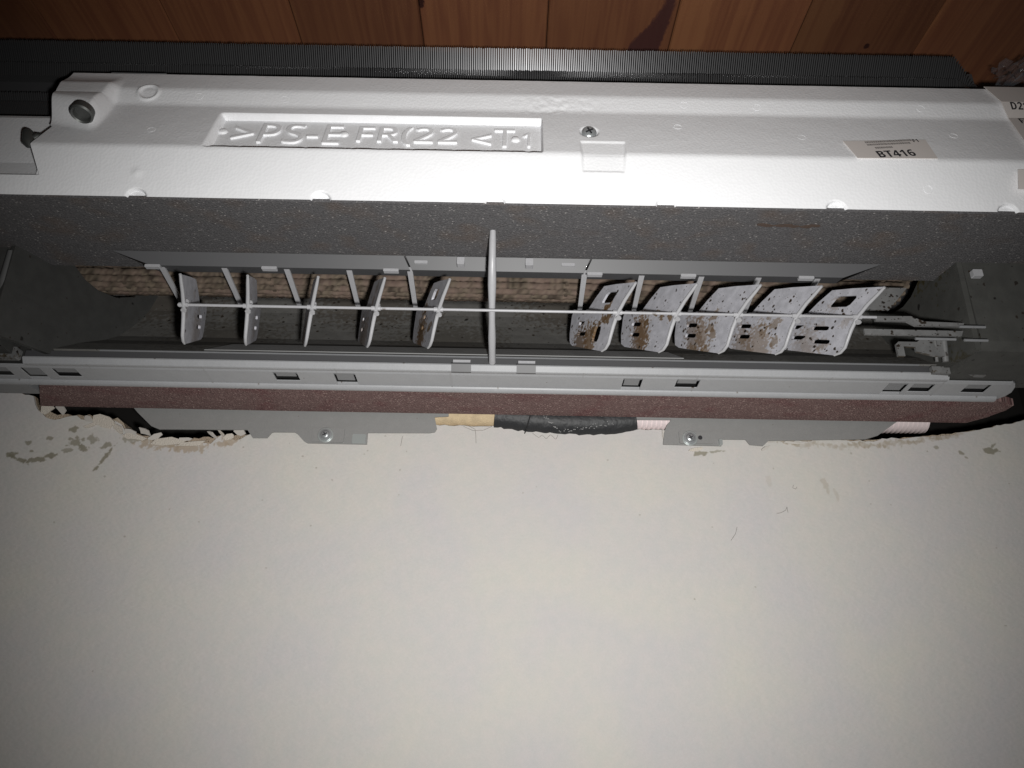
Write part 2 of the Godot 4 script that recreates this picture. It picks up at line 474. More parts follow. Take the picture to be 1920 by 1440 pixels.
# ------------------------------------------------------------------ the place
func _ready() -> void:
	rng.seed = 7
	# camera, held below the unit and looking up at it
	var cam := Camera3D.new()
	cam.name = "camera"
	add_child(cam)
	cam.position = Vector3(0, 0, FRONT)
	cam.rotation_degrees = Vector3(22.6, 0, 1.03)
	cam.fov = 54.77
	cam.near = 0.02
	cam.far = 20.0
	cam.current = true
	var env := Environment.new()
	env.background_mode = Environment.BG_COLOR
	env.background_color = Color(0.004, 0.004, 0.0045)
	env.tonemap_mode = Environment.TONE_MAPPER_LINEAR
	env.tonemap_exposure = 1.0
	env.sdfgi_enabled = true
	env.ssao_enabled = true
	env.ssil_enabled = true
	var we := WorldEnvironment.new()
	we.name = "environment"
	we.environment = env
	add_child(we)
	# the phone's flash, a finger's width to the right of and below the lens
	var flash := SpotLight3D.new()
	flash.name = "phone_flash"
	add_child(flash)
	flash.position = cam.position + cam.basis * Vector3(0.030, -0.027, 0.0)
	flash.rotation_degrees = Vector3(21.5, 0, 0)
	flash.light_energy = 0.46
	flash.light_color = Color(1.0, 0.995, 0.985)
	flash.spot_angle = 51.0
	flash.spot_angle_attenuation = 1.0
	flash.spot_range = 6.0
	flash.light_size = 0.01
	flash.shadow_enabled = true

	make_materials()
	build_wall()
	build_ceiling()
	build_unit()
	build_mounting()
	build_pipes()
	build_strands()

func build_wall() -> void:
	var r := RandomNumberGenerator.new(); r.seed = 21
	# the broken upper edge of the plaster, left to right, then the solid wall either side of the chase
	var edge := [[-0.50, 0.268], [-0.456, 0.2540], [-0.448, 0.2400], [-0.43, 0.2355], [-0.415, 0.2351], [-0.395, 0.2345], [-0.3726, 0.234], [-0.366, 0.229], [-0.3623, 0.2229], [-0.35, 0.2185], [-0.3359, 0.2155], [-0.318, 0.2128], [-0.3009, 0.2136], [-0.275, 0.2175], [-0.2522, 0.2190], [-0.20, 0.224], [-0.10, 0.2305], [-0.0718, 0.2325], [-0.04, 0.2315], [-0.0168, 0.2322], [0.02, 0.2285], [0.0506, 0.2270], [0.09, 0.2285], [0.1131, 0.2312], [0.15, 0.2318], [0.20, 0.228], [0.26, 0.224], [0.3396, 0.2252], [0.375, 0.2285], [0.4029, 0.2311], [0.425, 0.2345], [0.4471, 0.2385], [0.4841, 0.2465], [0.53, 0.258], [0.558, 0.275]]
	var p := PackedVector2Array()
	p.append(Vector2(-1.4, 0.53)); p.append(Vector2(-1.4, -1.1)); p.append(Vector2(1.4, -1.1)); p.append(Vector2(1.4, 0.53)); p.append(Vector2(0.57, 0.53))
	for i in range(edge.size() - 1, -1, -1):
		var e: Array = edge[i]
		p.append(Vector2(e[0], e[1]))
		if i > 0:   # crumbly line between the points
			var d: Array = edge[i - 1]
			var n := maxi(int(absf(d[0] - e[0]) / 0.004), 1)
			var rough := 0.0022 if e[0] < -0.25 else 0.0008
			for k in range(1, n):
				var t := float(k) / n
				p.append(Vector2(lerpf(e[0], d[0], t), lerpf(e[1], d[1], t) + rough * (r.randf() - 0.5) * 2.0))
	p.append(Vector2(-0.51, 0.53))
	# paint and skim coat have come away a little below the edge of the plaster core
	var skin := PackedVector2Array()
	var peel := noise(42.0, 15, FastNoiseLite.TYPE_SIMPLEX_SMOOTH, 4)
	for q in p:
		if q.y > 0.20 and q.y < 0.5 and absf(q.x) < 0.53:
			var deep := 0.0006
			if q.x < -0.24 and q.x > -0.445: deep = 0.0035 + 0.0075 * peel.get_noise_1d(q.x) + 0.0012 * r.randf()
			elif q.x > 0.24 and q.x < 0.44: deep = 0.0016 + 0.003 * peel.get_noise_1d(q.x)
			skin.append(q - Vector2(0, maxf(deep, 0.0002)))
		else: skin.append(q)
	var st := new_st()
	prism(st, skin, 0.0024, Vector3(0, 0, -0.0024), Vector3.RIGHT, Vector3.UP, Vector3.BACK, Rect2(-0.5, 0.32, 1.0, -0.5))
	var m := mat(Color.WHITE, 0.8, 0.0, 0.3)
	m.albedo_texture = wall_texture()
	m.texture_repeat = true
	m.normal_enabled = true
	m.normal_texture = normal_noise(0.35, 71, 1.6)
	m.normal_scale = 0.12
	var wall := setting("wall", st, m)
	st = new_st()
	prism(st, p, 0.0195, Vector3(0, 0, -0.0220), Vector3.RIGHT, Vector3.UP, Vector3.BACK)
	part("plaster_core", st, M.core, wall)
	# dark chase behind the unit
	st = new_st()
	box(st, Vector3(-0.62, 0.10, -0.17), Vector3(0.62, 0.53, -0.15))
	box(st, Vector3(-0.62, 0.10, -0.1499), Vector3(-0.60, 0.53, -0.0225))
	box(st, Vector3(0.60, 0.10, -0.1499), Vector3(0.62, 0.53, -0.0225))
	box(st, Vector3(-0.5999, 0.10, -0.1499), Vector3(0.5999, 0.12, -0.0225))
	setting("wall_chase", st, M.cavity)
	# flakes of plaster along the break: centre, size, height, turn, lean out, kind
	for q in [[-0.439, 0.241, 0.013, 0.010, 0.5, 0.15, 0], [-0.424, 0.2405, 0.013, 0.009, -0.5, 0.45, 1],
			[-0.397, 0.2310, 0.011, 0.0075, -0.5, 0.45, 1], [-0.381, 0.2290, 0.022, 0.011, -0.35, 0.25, 0], [-0.367, 0.2215, 0.016, 0.006, -0.8, 0.3, 0], [-0.392, 0.2255, 0.018, 0.004, 0.5, 0.1, 0],
			[-0.354, 0.2180, 0.013, 0.0055, -0.35, 0.4, 1], [-0.341, 0.2190, 0.014, 0.0055, -0.4, 0.6, 1], [-0.350, 0.2140, 0.020, 0.006, -0.15, 0.15, 0],
			[-0.330, 0.2145, 0.013, 0.005, 0.35, 0.3, 1], [-0.320, 0.2095, 0.038, 0.0085, 0.05, 0.22, 0], [-0.296, 0.2085, 0.024, 0.006, 0.12, 0.15, 0], [-0.303, 0.2125, 0.014, 0.004, 0.1, 0.3, 1],
			[-0.278, 0.2175, 0.012, 0.0035, -0.6, 0.8, 1], [-0.2535, 0.2205, 0.013, 0.008, -0.5, 0.4, 1], [-0.263, 0.2155, 0.010, 0.005, 0.3, 0.2, 0], [-0.270, 0.2195, 0.012, 0.003, -0.75, 0.8, 0],
			[0.262, 0.2200, 0.020, 0.003, -0.05, 0.25, 1], [0.237, 0.2140, 0.010, 0.003, 0.5, 0.3, 1], [0.143, 0.224, 0.004, 0.012, 0.1, 0.3, 1], [0.172, 0.2115, 0.014, 0.004, 0.1, 0.2, 0]]:
		st = new_st()
		var o := PackedVector2Array()
		var n := r.randi_range(6, 8)
		for k in n:
			var a := TAU * (k + 0.5 * r.randf()) / n
			var rad := 0.65 + 0.65 * r.randf()
			o.append(Vector2(cos(a) * q[2] * 0.5 * rad, sin(a) * q[3] * 0.5 * rad))
		var b := Basis(Vector3.BACK, q[4]) * Basis(Vector3.RIGHT, q[5])
		prism(st, o, 0.0014, Vector3(q[0], q[1], 0.0006 + 0.5 * q[3] * sin(q[5])), b.x, b.y, b.z)
		part("plaster_flake", st, M.chip if q[6] == 0 else M.chip_white, wall)

func build_ceiling() -> void:
	var y := 0.53
	var st := new_st()
	box(st, Vector3(-1.4, y + 0.0125, -0.02), Vector3(1.4, y + 0.03, 1.6))
	var c := setting("ceiling", st, M.dark)
	var w := 0.1088
	# dark figure in the grain, in texture pixels: x, y, rx, ry, turn
	for i in range(-7, 8):
		var x := -0.0839 + w * i
		var knots := []
		if i == 1: knots = [PackedVector2Array([Vector2(168, 200), Vector2(174, 178), Vector2(205, 150), Vector2(226, 120), Vector2(228, 80), Vector2(250, 80), Vector2(244, 140), Vector2(236, 178), Vector2(232, 200)])]
		if i == 0: knots = [[3, 120, 9, 12, 0.0]]
		if i == 3: knots = [[150, 176, 6, 5, 0.2]]
		var tone: float = [1.0, 0.92, 1.02, 0.95, 1.02, 0.97, 0.86, 0.97, 0.92, 1.0, 0.82, 1.0, 0.92, 1.0, 0.95][i + 7]
		var m := mat(Color.WHITE, 0.5)
		m.albedo_texture = wood(200 + i, tone, knots, 0.24 if i in [2, 3] else 0.0)
		st = new_st()
		# board with eased long edges; texture runs along the board, 0.35 m of length per repeat
		var g := 0.0003
		var prof := PackedVector2Array([Vector2(g, 0.0014), Vector2(g + 0.0010, 0.0), Vector2(w - g - 0.0010, 0.0), Vector2(w - g, 0.0014), Vector2(w - g, 0.012), Vector2(g, 0.012)])
		for k in prof.size():
			var a := prof[k]; var b := prof[(k + 1) % prof.size()]
			var e := b - a
			quad(st, Vector3(x + a.x, y + a.y, -0.02), Vector3(x + b.x, y + b.y, -0.02), Vector3(x + b.x, y + b.y, 1.55), Vector3(x + a.x, y + a.y, 1.55), Vector3(e.y, -e.x, 0), Rect2(a.x / w, 0.9 - 0.0, e.x / w, -1.57 / 0.35))
		part("board", st, m, c)

# ------------------------------------------------------------------ the air conditioner
func build_unit() -> void:
	var ac := thing("air_conditioner", "opened wall air conditioner with white foam drain pan, dirty vanes and dusty fan", "air conditioner", Vector3(0, 0.232, 0.0))
	build_drain_pan(ac)
	build_coil(ac)
	build_throat(ac)
	build_fan(ac)
	build_vanes(ac)
	build_bottom(ac)
	build_drive(ac)
	build_stickers(ac)

const PAN := [[0.422, 0.310], [0.415, 0.348], [0.435, 0.4028], [0.435, 0.4186], [0.443, 0.4407]]

func band(v: float, lo: float, hi: float, soft_lo: float, soft_hi: float) -> float:
	return smoothstep(lo, lo + soft_lo, v) * (1.0 - smoothstep(hi - soft_hi, hi, v))

func pan_relief(x: float, s: float, s1: float, s2: float, s3: float, n: FastNoiseLite) -> float:
	var m := s - s1
	var d := 0.0001 * n.get_noise_2d(x * 1000.0, s * 1000.0)
	# sunk panel that carries the moulded lettering
	if x > -0.222 and x < 0.022 and m > -0.001 and m < 0.05:
		var low := 0.0022 + 0.0003 * n.get_noise_2d(x * 2600.0, 50.0)
		d -= 0.0064 * band(x, -0.2195, 0.0188, 0.0042, 0.0014) * band(m, low - 0.0012, 0.0478, 0.0012, 0.0016)
	# dish round the middle screw
	var q := Vector2(x - 0.0527, m - 0.030).length()
	d -= 0.0024 * (1.0 - smoothstep(0.0048, 0.0078, q))
	# pocket cut over the edge under the screw
	var lean := 0.0022 * clampf((0.016 - m) / 0.03, 0.0, 1.0)
	if m > -0.016 and m < 0.018:
		var chamfer := 0.0012 * (1.0 - clampf(m / 0.0165, 0.0, 1.0)) if m > 0.0 else 0.0012 * (1.0 - clampf(-m / 0.014, 0.0, 1.0))
		d -= (chamfer + 0.0008) * band(x, 0.0450 + lean * 0.3, 0.0782 - lean, 0.0016, 0.0016) * band(m, -0.0142, 0.0168, 0.0014, 0.0014)
	# boss that keeps straight down over the sloping face at the left end
	var up := s - s1
	if x < -0.29 and up > 0.015:
		var side := 1.0 - smoothstep(-0.3085, -0.3005, x)
		var fade := 1.0 - smoothstep(0.046, s3 - s1 + 0.020, up)
		d += 0.0115 * side * fade * smoothstep(0.0215, 0.0470, up + 0.30 * (x + 0.32))
	# moulded ring and small blemishes
	var ring := Vector2(x + 0.2790, s - (s2 + 0.0125)).length()
	d += 0.0011 * exp(-pow((ring - 0.0075) / 0.0012, 2.0)) - 0.0005 * (1.0 - smoothstep(0.005, 0.007, ring))
	ring = Vector2(x + 0.262, s - 0.018).length()
	d += 0.0007 * exp(-pow(ring / 0.003, 2.0))
	# rubbed band where the film was torn off, right of the middle
	d += 0.0005 * n.get_noise_2d(x * 3000.0, s * 3000.0) * exp(-pow((x - 0.03) / 0.03, 2.0)) * band(s, s2 - 0.004, s3, 0.004, 0.004)
	# drip notches along the lower edge
	for c in [-0.2605, -0.1338, -0.0139, 0.1036, 0.2208, 0.3385]:
		if absf(x - c) < 0.009:
			d -= 0.0042 * (1.0 - smoothstep(0.75, 1.05, Vector2((x - c) / 0.0068, s / 0.0062).length()))
	return d

func pan_at(s: float, lens: Array) -> Vector2:
	var k := 0; var t := s
	while k < 3 and t > lens[k]: t -= lens[k]; k += 1
	return Vector2(PAN[k][0], PAN[k][1]).lerp(Vector2(PAN[k + 1][0], PAN[k + 1][1]), t / lens[k])

func pan_left(s: float, s1: float, s2: float) -> float:
	# where the moulding ends on the left: full width in the lip, cut back above it
	if s < 0.0142: return -0.47
	if s < s1: return lerpf(-0.3288, -0.3390, (s - 0.0142) / (s1 - 0.0142))
	var m := s - s1
	if m < 0.0252: return lerpf(-0.3390, -0.3336, m / 0.0252)
	return lerpf(-0.3360, -0.3463, clampf((m - 0.0252) / 0.06, 0.0, 1.0))

func build_drain_pan(ac: Node3D) -> void:
	var n := noise(0.035, 61, FastNoiseLite.TYPE_SIMPLEX_SMOOTH, 2)
	var lens := []
	for i in 4: lens.append(Vector2(PAN[i][0], PAN[i][1]).distance_to(Vector2(PAN[i + 1][0], PAN[i + 1][1])))
	var s1: float = lens[0]; var s2: float = s1 + lens[1]; var s3: float = s2 + lens[2]; var s4: float = s3 + lens[3]
	var rows := []       # [s, depth, height, normal depth, normal height, free]
	var ns := 165
	for j in ns + 1:
		var s := s4 * j / ns
		# the section, its corners rounded over a few millimetres
		var p := Vector2.ZERO
		for d in [-0.0022, -0.0011, 0.0, 0.0011, 0.0022]: p += 0.2 * pan_at(clampf(s + d, 0.0, s4), lens)
		if s < 0.0022 or s > s4 - 0.0022: p = pan_at(s, lens)
		var d := (pan_at(minf(s + 0.0015, s4), lens) - pan_at(maxf(s - 0.0015, 0.0), lens)).normalized()
		rows.append([s, p.x, p.y, -d.y, d.x])
	var cols := 900
	var x0 := -0.47; var x1 := 0.45
	var vs := PackedVector3Array()
	var live := PackedByteArray()
	var w := cols + 1
	for row in rows:
		var left := pan_left(row[0], s1, s2)
		for i in w:
			var x := lerpf(x0, x1, float(i) / cols)
			live.append(1 if x >= left - 0.0012 else 0)
			x = maxf(x, left)
			var d := pan_relief(x, row[0], s1, s2, s3, n)
			vs.append(v3(x, row[1] + row[3] * d, row[2] + row[4] * d))
	var nr := rows.size()
	var nor := PackedVector3Array(); nor.resize(vs.size())
	for j in nr:
		for i in w:
			var k := j * w + i
			var e := vs[k + 1 if i < cols else k] - vs[k - 1 if i > 0 else k]
			var f := vs[k + w if j < nr - 1 else k] - vs[k - w if j > 0 else k]
			if e.length_squared() < 1e-12: e = Vector3.RIGHT
			e.y = clampf(e.y, -0.004, 0.004)
			nor[k] = e.cross(f).normalized()
	var idx := PackedInt32Array()
	for j in nr - 1:
		for i in cols:
			var a := j * w + i
			if live[a + 1] == 0 and live[a + w + 1] == 0: continue
			idx.append_array([a, a + w, a + 1, a + 1, a + w, a + w + 1])
	var arr := []; arr.resize(Mesh.ARRAY_MAX)
	arr[Mesh.ARRAY_VERTEX] = vs; arr[Mesh.ARRAY_NORMAL] = nor; arr[Mesh.ARRAY_INDEX] = idx
	var mesh := ArrayMesh.new()
	mesh.add_surface_from_arrays(Mesh.PRIMITIVE_TRIANGLES, arr)
	# closing faces: left end, top, underside
	var st := new_st()
	for j in nr - 1:
		var l0 := pan_left(rows[j][0], s1, s2); var l1 := pan_left(rows[j + 1][0], s1, s2)
		if rows[j][0] < 0.0145: continue
		var a := vs[j * w]; var b := vs[(j + 1) * w]
		quad(st, a, b, Vector3(b.x, b.y, 0.20), Vector3(a.x, a.y, 0.20), Vector3.LEFT)
	run(st, [[0.4432, 0.4404], [0.456, 0.4404], [0.456, 0.3215], [0.436, 0.3215], [0.4240, 0.3128], [0.421, 0.348], [0.4405, 0.4028], [0.4405, 0.4186]], -0.334, 0.45)
	st.commit(mesh)
	var pan := put("drain_pan", mesh, M.foam, ac, "white expanded foam drain pan with moulded lettering")
	# lower end block of the same foam, set back on the left
	st = new_st()
	run(st, [[0.4245, 0.3225], [0.4265, 0.329], [0.4325, 0.345], [0.4415, 0.394], [0.4435, 0.3975], [0.47, 0.399], [0.47, 0.32]], -0.47, -0.322)
	part("end_block", st, M.foam, pan)
	# moulded letters: text, x centre, width, height above the edge, letter height
	var a20 := deg_to_rad(20.0)
	var up := Vector3(0, cos(a20), -sin(a20)); var out := Vector3(0, sin(a20), cos(a20))
	var floor0 := v3(0, 0.415, 0.348) - out * 0.0064
	for q in [[">PS-E", -0.1665, 0.0785, 0.0150, 0.0255], ["FR(22", -0.0790, 0.0725, 0.0145, 0.0245], ["<", -0.0252, 0.0140, 0.0175, 0.0140], ["T", -0.0085, 0.0150, 0.0150, 0.0240], ["1", 0.0072, 0.0055, 0.0155, 0.0180]]:
		var tm := TextMesh.new()
		tm.text = q[0]
		tm.font = font("Droid Sans", 400)
		tm.font_size = 64
		tm.depth = 1.0
		tm.pixel_size = 0.01
		var bb := tm.get_aabb()
		var b := Basis(Vector3.RIGHT * (q[2] / bb.size.x), up * (q[4] / bb.size.y), out * 0.0030)
		var o := put("moulded_letters", tm, M.foam, pan)
		o.global_transform = Transform3D(b, Vector3(q[1], 0, 0) + floor0 + up * q[3] + out * 0.0010 - b * Vector3(bb.get_center().x, bb.position.y, 0))
	for q in [[-0.2140, 0.0300], [-0.1255, 0.0290], [-0.0005, 0.0260]]:
		st = new_st()
		lathe(st, [Vector2(0.0034, -0.001), Vector2(0.0034, 0.0012), Vector2(0.0026, 0.0024), Vector2(0.0012, 0.0029), Vector2(0.0, 0.0030)], Vector3(q[0], 0, 0) + floor0 + up * q[1], out, 18)
		part("moulded_dot", st, M.foam, pan)
	# faint round vent marks left by the mould: x, height along the profile, on which face
	for q in [[-0.240, 0.106, 2], [-0.175, 0.1045, 2], [0.126, 0.106, 2], [0.181, 0.105, 2], [0.305, 0.1065, 2], [-0.262, 0.060, 1], [0.118, 0.078, 1], [0.206, 0.066, 1], [0.318, 0.072, 1], [0.285, 0.016, 0]]:
		var fa := Vector2(PAN[q[2]][0], PAN[q[2]][1]); var fb := Vector2(PAN[q[2] + 1][0], PAN[q[2] + 1][1])
		var dir := (fb - fa).normalized()
		var c2: Vector2 = fa + dir * (q[1] - [0.0, s1, s2][q[2]])
		var up2 := Vector3(0, dir.y, -dir.x); var out2 := Vector3.RIGHT.cross(up2)
		st = new_st()
		var ring := []
		for k in 21: ring.append(v3(q[0], c2.x, c2.y) + (Vector3.RIGHT * cos(TAU * k / 20.0) + up2 * sin(TAU * k / 20.0)) * 0.0030)
		tube(st, ring, [0.00015], 6)
		part("vent_mark", st, M.foam, pan)
	# screws: the bright one in its dish, the one under the boss and the winged one at the seam
	screw("screw", ac, v3(0.0527, 0.415, 0.348) + up * 0.0300 - out * 0.0012, (out + Vector3(0, -0.35, 0.1)).normalized(), 0.0055, M.steel, "bright cross head screw in the foam beside the square pocket")
	st = new_st()
	var c := v3(-0.3095, 0.4150, 0.3745); var ax := Vector3(0.02, -0.97, 0.24).normalized()
	lathe(st, [Vector2(0.0072, -0.006), Vector2(0.0078, 0.0), Vector2(0.0068, 0.0012), Vector2(0.0058, 0.0002), Vector2(0.0052, -0.003), Vector2(0.0, -0.0032)], c, ax, 28)
	part("screw_socket", st, M.zinc_dark, ac, "dark oval screw socket under the foam boss")
	st = new_st()
	var w0 := v3(-0.3470, 0.428, 0.3625)
	tube(st, [w0 + Vector3(-0.007, 0.006, 0.001), w0 + Vector3(-0.004, 0.003, 0.003), w0 + Vector3(0.0, -0.006, 0.004), w0 + Vector3(0.001, -0.0085, 0.002)], [0.0026, 0.0036, 0.0048, 0.0030], 12)
	tube(st, [w0 + Vector3(0.0, -0.004, 0.003), w0 + Vector3(0.004, -0.0005, 0.003), w0 + Vector3(0.0075, 0.0015, 0.001)], [0.0035, 0.0032, 0.0022], 12)
	part("clamp", st, M.zinc_dark, ac, "dark metal clamp poking out at the foam seam")

func font(called: String, weight: int) -> SystemFont:
	var f := SystemFont.new()
	f.font_names = PackedStringArray([called])
	f.font_weight = weight
	return f

func screw(called: String, parent: Node3D, o: Vector3, axis: Vector3, r: float, m: Material, label := "") -> MeshInstance3D:
	var st := new_st()
	lathe(st, [Vector2(r, -0.002), Vector2(r, 0.0004), Vector2(r * 0.94, r * 0.22), Vector2(r * 0.72, r * 0.42), Vector2(r * 0.4, r * 0.52), Vector2(0.0, r * 0.55)], o, axis, 24)
	var s := part(called, st, m, parent, label)
	var side := axis.cross(Vector3.UP).normalized().rotated(axis, 0.5); var w := axis.cross(side).normalized()
	st = new_st()
	for k in 2:
		var a := side if k == 0 else w; var b := w if k == 0 else -side
		var hl := r * 0.52; var hw := r * 0.11
		prism(st, PackedVector2Array([Vector2(-hl, -hw), Vector2(hl, -hw), Vector2(hl, hw), Vector2(-hl, hw)]), r * (0.12 + 0.01 * k), o + axis * r * 0.455, a, b, axis)
	part("cross_slot", st, M.slot, s)
	return s

func build_coil(ac: Node3D) -> void:
	var st := new_st()
	run(st, [[0.478, 0.40], [0.478, 0.492], [0.50, 0.492], [0.50, 0.40]], -0.50, 0.386)
	var coil := part("heat_exchanger", st, M.coil_dark, ac, "dark finned heat exchanger above the foam")
	st = new_st()
	var r := RandomNumberGenerator.new(); r.seed = 3
	var x := -0.49
	while x < 0.384:
		var j := 0.0007 * (r.randf() - 0.5)
		var t := 0.0009
		var b := 0.0008 * (r.randf() - 0.5) if r.randf() < 0.1 else 0.0
		var trim := clampf((x - 0.362) / 0.022, 0.0, 1.0) * 0.02
		for lobe in [[0.4745, 0.4768, 0.4925 - trim, 0.4602], [0.4700, 0.4640, 0.4735, 0.4650], [0.4670, 0.4345, 0.4395, 0.4630], [0.4665, 0.41, 0.4325, 0.4655]]:
			if lobe[1] < 0.45 and x > -0.30: continue
			run(st, [[lobe[0] + j, lobe[1]], [lobe[3] + j + b + trim * 0.7, lobe[2]], [0.4785, lobe[2]], [0.4785, lobe[1]]], x, x + t)
		x += 0.0018
	var f := part("fins", st, M.fin, coil)
	f.set_meta("kind", "stuff")
	# thin flange along the upper edge of the pan
	st = new_st()
	run(st, [[0.4445, 0.4406], [0.4445, 0.4432], [0.4465, 0.4432], [0.4465, 0.4406]], -0.318, -0.275)
	run(st, [[0.4447, 0.4406], [0.4447, 0.4420], [0.4465, 0.4420], [0.4465, 0.4406]], -0.2749, 0.35)
	part("pan_flange", st, M.plastic, ac)
	# steel end plate of the coil and its crumpled film at the right corner
	st = new_st()
	prism(st, PackedVector2Array([Vector2(0.462, 0.455), Vector2(0.462, 0.470), Vector2(0.478, 0.490), Vector2(0.50, 0.490), Vector2(0.50, 0.455)]), 0.0014, Vector3(0.3875, 0, FRONT), Vector3(0.35, 0, -1).normalized(), Vector3.UP, Vector3(1, 0, 0.35).normalized())
	part("coil_end_plate", st, M.coil_dark, ac)
	st = new_st()
	var fr := noise(60.0, 9, FastNoiseLite.TYPE_SIMPLEX_SMOOTH, 2)
	var g := []
	for i in 15:
		var line := []
		for k in 11:
			var u := i / 14.0; var v := k / 10.0
			var p := Vector3(0.392 + 0.045 * u, 0.4585 + 0.026 * v + 0.006 * u, 0.196 + 0.02 * u)
			line.append(p + Vector3(0.004 * fr.get_noise_2d(u, v + 3.0), 0.005 * fr.get_noise_2d(u + 5.0, v), 0.011 * fr.get_noise_2d(u * 1.2, v * 0.8)))
		g.append(line)
	for i in 14:
		for k in 10:
			quad(st, g[i][k], g[i + 1][k], g[i + 1][k + 1], g[i][k + 1], Vector3(0, -0.4, 1))
	part("plastic_film", st, M.film, ac, "crumpled clear plastic film at the coil's right corner")

func build_throat(ac: Node3D) -> void:
	# flocked underside of the pan
	var st := new_st()
	run(st, [[0.4238, 0.3094], [0.5000, 0.3169], [0.5290, 0.3190], [0.5290, 0.3260], [0.4360, 0.3210], [0.4238, 0.3120]], -0.47, 0.45)
	var under := part("outlet_roof", st, M.flock, ac, "dark grey flocked lining under the foam pan")
	# scraped patch of rust near the front edge
	st = new_st()
	var r := RandomNumberGenerator.new(); r.seed = 12
	for k in 9:
		if k in [2, 6]: continue
		var o := PackedVector2Array()
		for a in 9: o.append(Vector2(cos(TAU * a / 9) * (0.0035 + 0.002 * r.randf()), sin(TAU * a / 9) * (0.0012 + 0.001 * r.randf())))
		var h := 0.4425 + 0.002 * (r.randf() - 0.5)
		var c := v3(0.176 + 0.0045 * k, h, 0.3094 + (h - 0.4238) * 0.0984 - 0.0007 - 0.00007 * k)
		prism(st, o, 0.0004, c, Vector3.RIGHT, Vector3(0, -0.098, 1).normalized(), Vector3(0, -1, -0.098).normalized())
	part("rust_patch", st, mat(lin(0.075, 0.05, 0.038), 0.9), under)
	# three carrier plates along the back of the roof, with slanted ends
	var plate_at := [[-0.3170, -0.2864, -0.0872, -0.0822], [-0.0856, -0.0806, 0.0550, 0.0598], [0.0566, 0.0614, 0.2600, 0.2894]]
	for i in 3:
		var q: Array = plate_at[i]
		st = new_st()
		var a := v3(q[0], 0.5005, 0.3165); var b := v3(q[3], 0.5005, 0.3165)
		if i == 0: b = v3(q[2], 0.5005, 0.3165)
		var xa0: float = q[0]; var xa1: float = q[1]; var xb1: float = q[2]; var xb0: float = q[3]
		if i == 0: xb0 = q[2]; xb1 = q[3]
		elif i == 1: xa0 = q[0]; xa1 = q[1]; xb0 = q[3]; xb1 = q[2]
		else: xa0 = q[1]; xa1 = q[0]; xb0 = q[3]; xb1 = q[2]
		var P := [v3(xa0, 0.5004, 0.3160), v3(xb0, 0.5004, 0.3160), v3(xb1, 0.5060, 0.3066), v3(xa1, 0.5060, 0.3066), v3(xa1, 0.5200, 0.3095), v3(xb1, 0.5200, 0.3095), v3(xa1, 0.5200, 0.3160), v3(xb1, 0.5200, 0.3160)]
		quad(st, P[0], P[1], P[2], P[3], Vector3(0, -0.5, 1))
		quad(st, P[3], P[2], P[5], P[4], Vector3(0, -1, 0.2))
		quad(st, P[4], P[5], P[7], P[6], Vector3(0, 0, -1))
		quad(st, P[0], P[1], P[7], P[6], Vector3(0, 1, 0))
		tri(st, P[0], P[3], P[4], Vector3.LEFT); tri(st, P[0], P[4], P[6], Vector3.LEFT)
		tri(st, P[1], P[2], P[5], Vector3.RIGHT); tri(st, P[1], P[5], P[7], Vector3.RIGHT)
		var plate := part("carrier_plate", st, M.carrier, ac)
		# moulded catches on the plate
		for x in [[-0.285, -0.1930], [-0.0734, -0.0418, 0.0118, 0.0426], [0.0637, 0.1375, 0.2305]][i]:
			st = new_st()
			var hook: bool = x == -0.0418 or x == 0.0118
			if hook: box(st, v3(x - 0.0030, 0.5028, 0.3075), v3(x + 0.0030, 0.4975, 0.3140), 0.0006)
			elif i == 1: box(st, v3(x - 0.0052, 0.5040, 0.3105), v3(x + 0.0052, 0.5020, 0.3130), 0.0004)
			else: box(st, v3(x - 0.0060, 0.5085, 0.3045), v3(x + 0.0060, 0.5050, 0.3070), 0.0004)
			part("catch", st, M.pale, plate)
		if i == 0:
			st = new_st()
			box(st, v3(-0.1030, 0.5085, 0.3045), v3(-0.0910, 0.5050, 0.3070), 0.0004)
			part("catch", st, M.pale, plate)
	# scroll: lip, then a curve rising behind the fan
	var line := []
	for q in [[0.549, 0.2525], [0.570, 0.2680], [0.592, 0.2815], [0.606, 0.2925], [0.6165, 0.3060], [0.6250, 0.3185], [0.6325, 0.3330], [0.6380, 0.3510], [0.6405, 0.3700], [0.6390, 0.3900], [0.634, 0.41]]:
		line.append(Vector2(q[0], q[1]))
	line.reverse()
	st = new_st()
	sheet_run(st, line, 0.004, -0.392, 0.3455)
	part("rear_scroll", st, M.throat, ac, "grimy grey curved rear wall of the air outlet")
	st = new_st()
	prism(st, PackedVector2Array([Vector2(-0.252, 0.0), Vector2(0.140, 0.0), Vector2(0.131, 0.0245), Vector2(-0.2376, 0.0245)]), 0.0008, v3(0, 0.5505, 0.2541), Vector3.RIGHT, Vector3(0, 0.594, -0.805).normalized(), Vector3(0, 0.805, 0.594).normalized())
	part("lip_insert", st, M.lip, ac)
	# side cheeks of the outlet, hollowed round the fan: the left one flares, the right one runs straight
	var cheek := PackedVector2Array([Vector2(0.0, 0.3195), Vector2(0.002, 0.2420), Vector2(0.055, 0.2470), Vector2(0.105, 0.2700), Vector2(0.152, 0.34), Vector2(0.152, 0.352), Vector2(0.132, 0.350), Vector2(0.119, 0.3348), Vector2(0.102, 0.3250), Vector2(0.0825, 0.3215), Vector2(0.0677, 0.3234), Vector2(0.0498, 0.3318), Vector2(0.0358, 0.3458), Vector2(0.0330, 0.3458), Vector2(0.0330, 0.3195)])
	st = new_st()
	var flare := Vector3(0.30, 0, -1).normalized()
	prism(st, cheek, 0.004, v3(-0.3900, 0.496, 0), flare, Vector3.UP, Vector3(-1, 0, -0.30).normalized(), Rect2(0.3, 0.1, 1, 1))
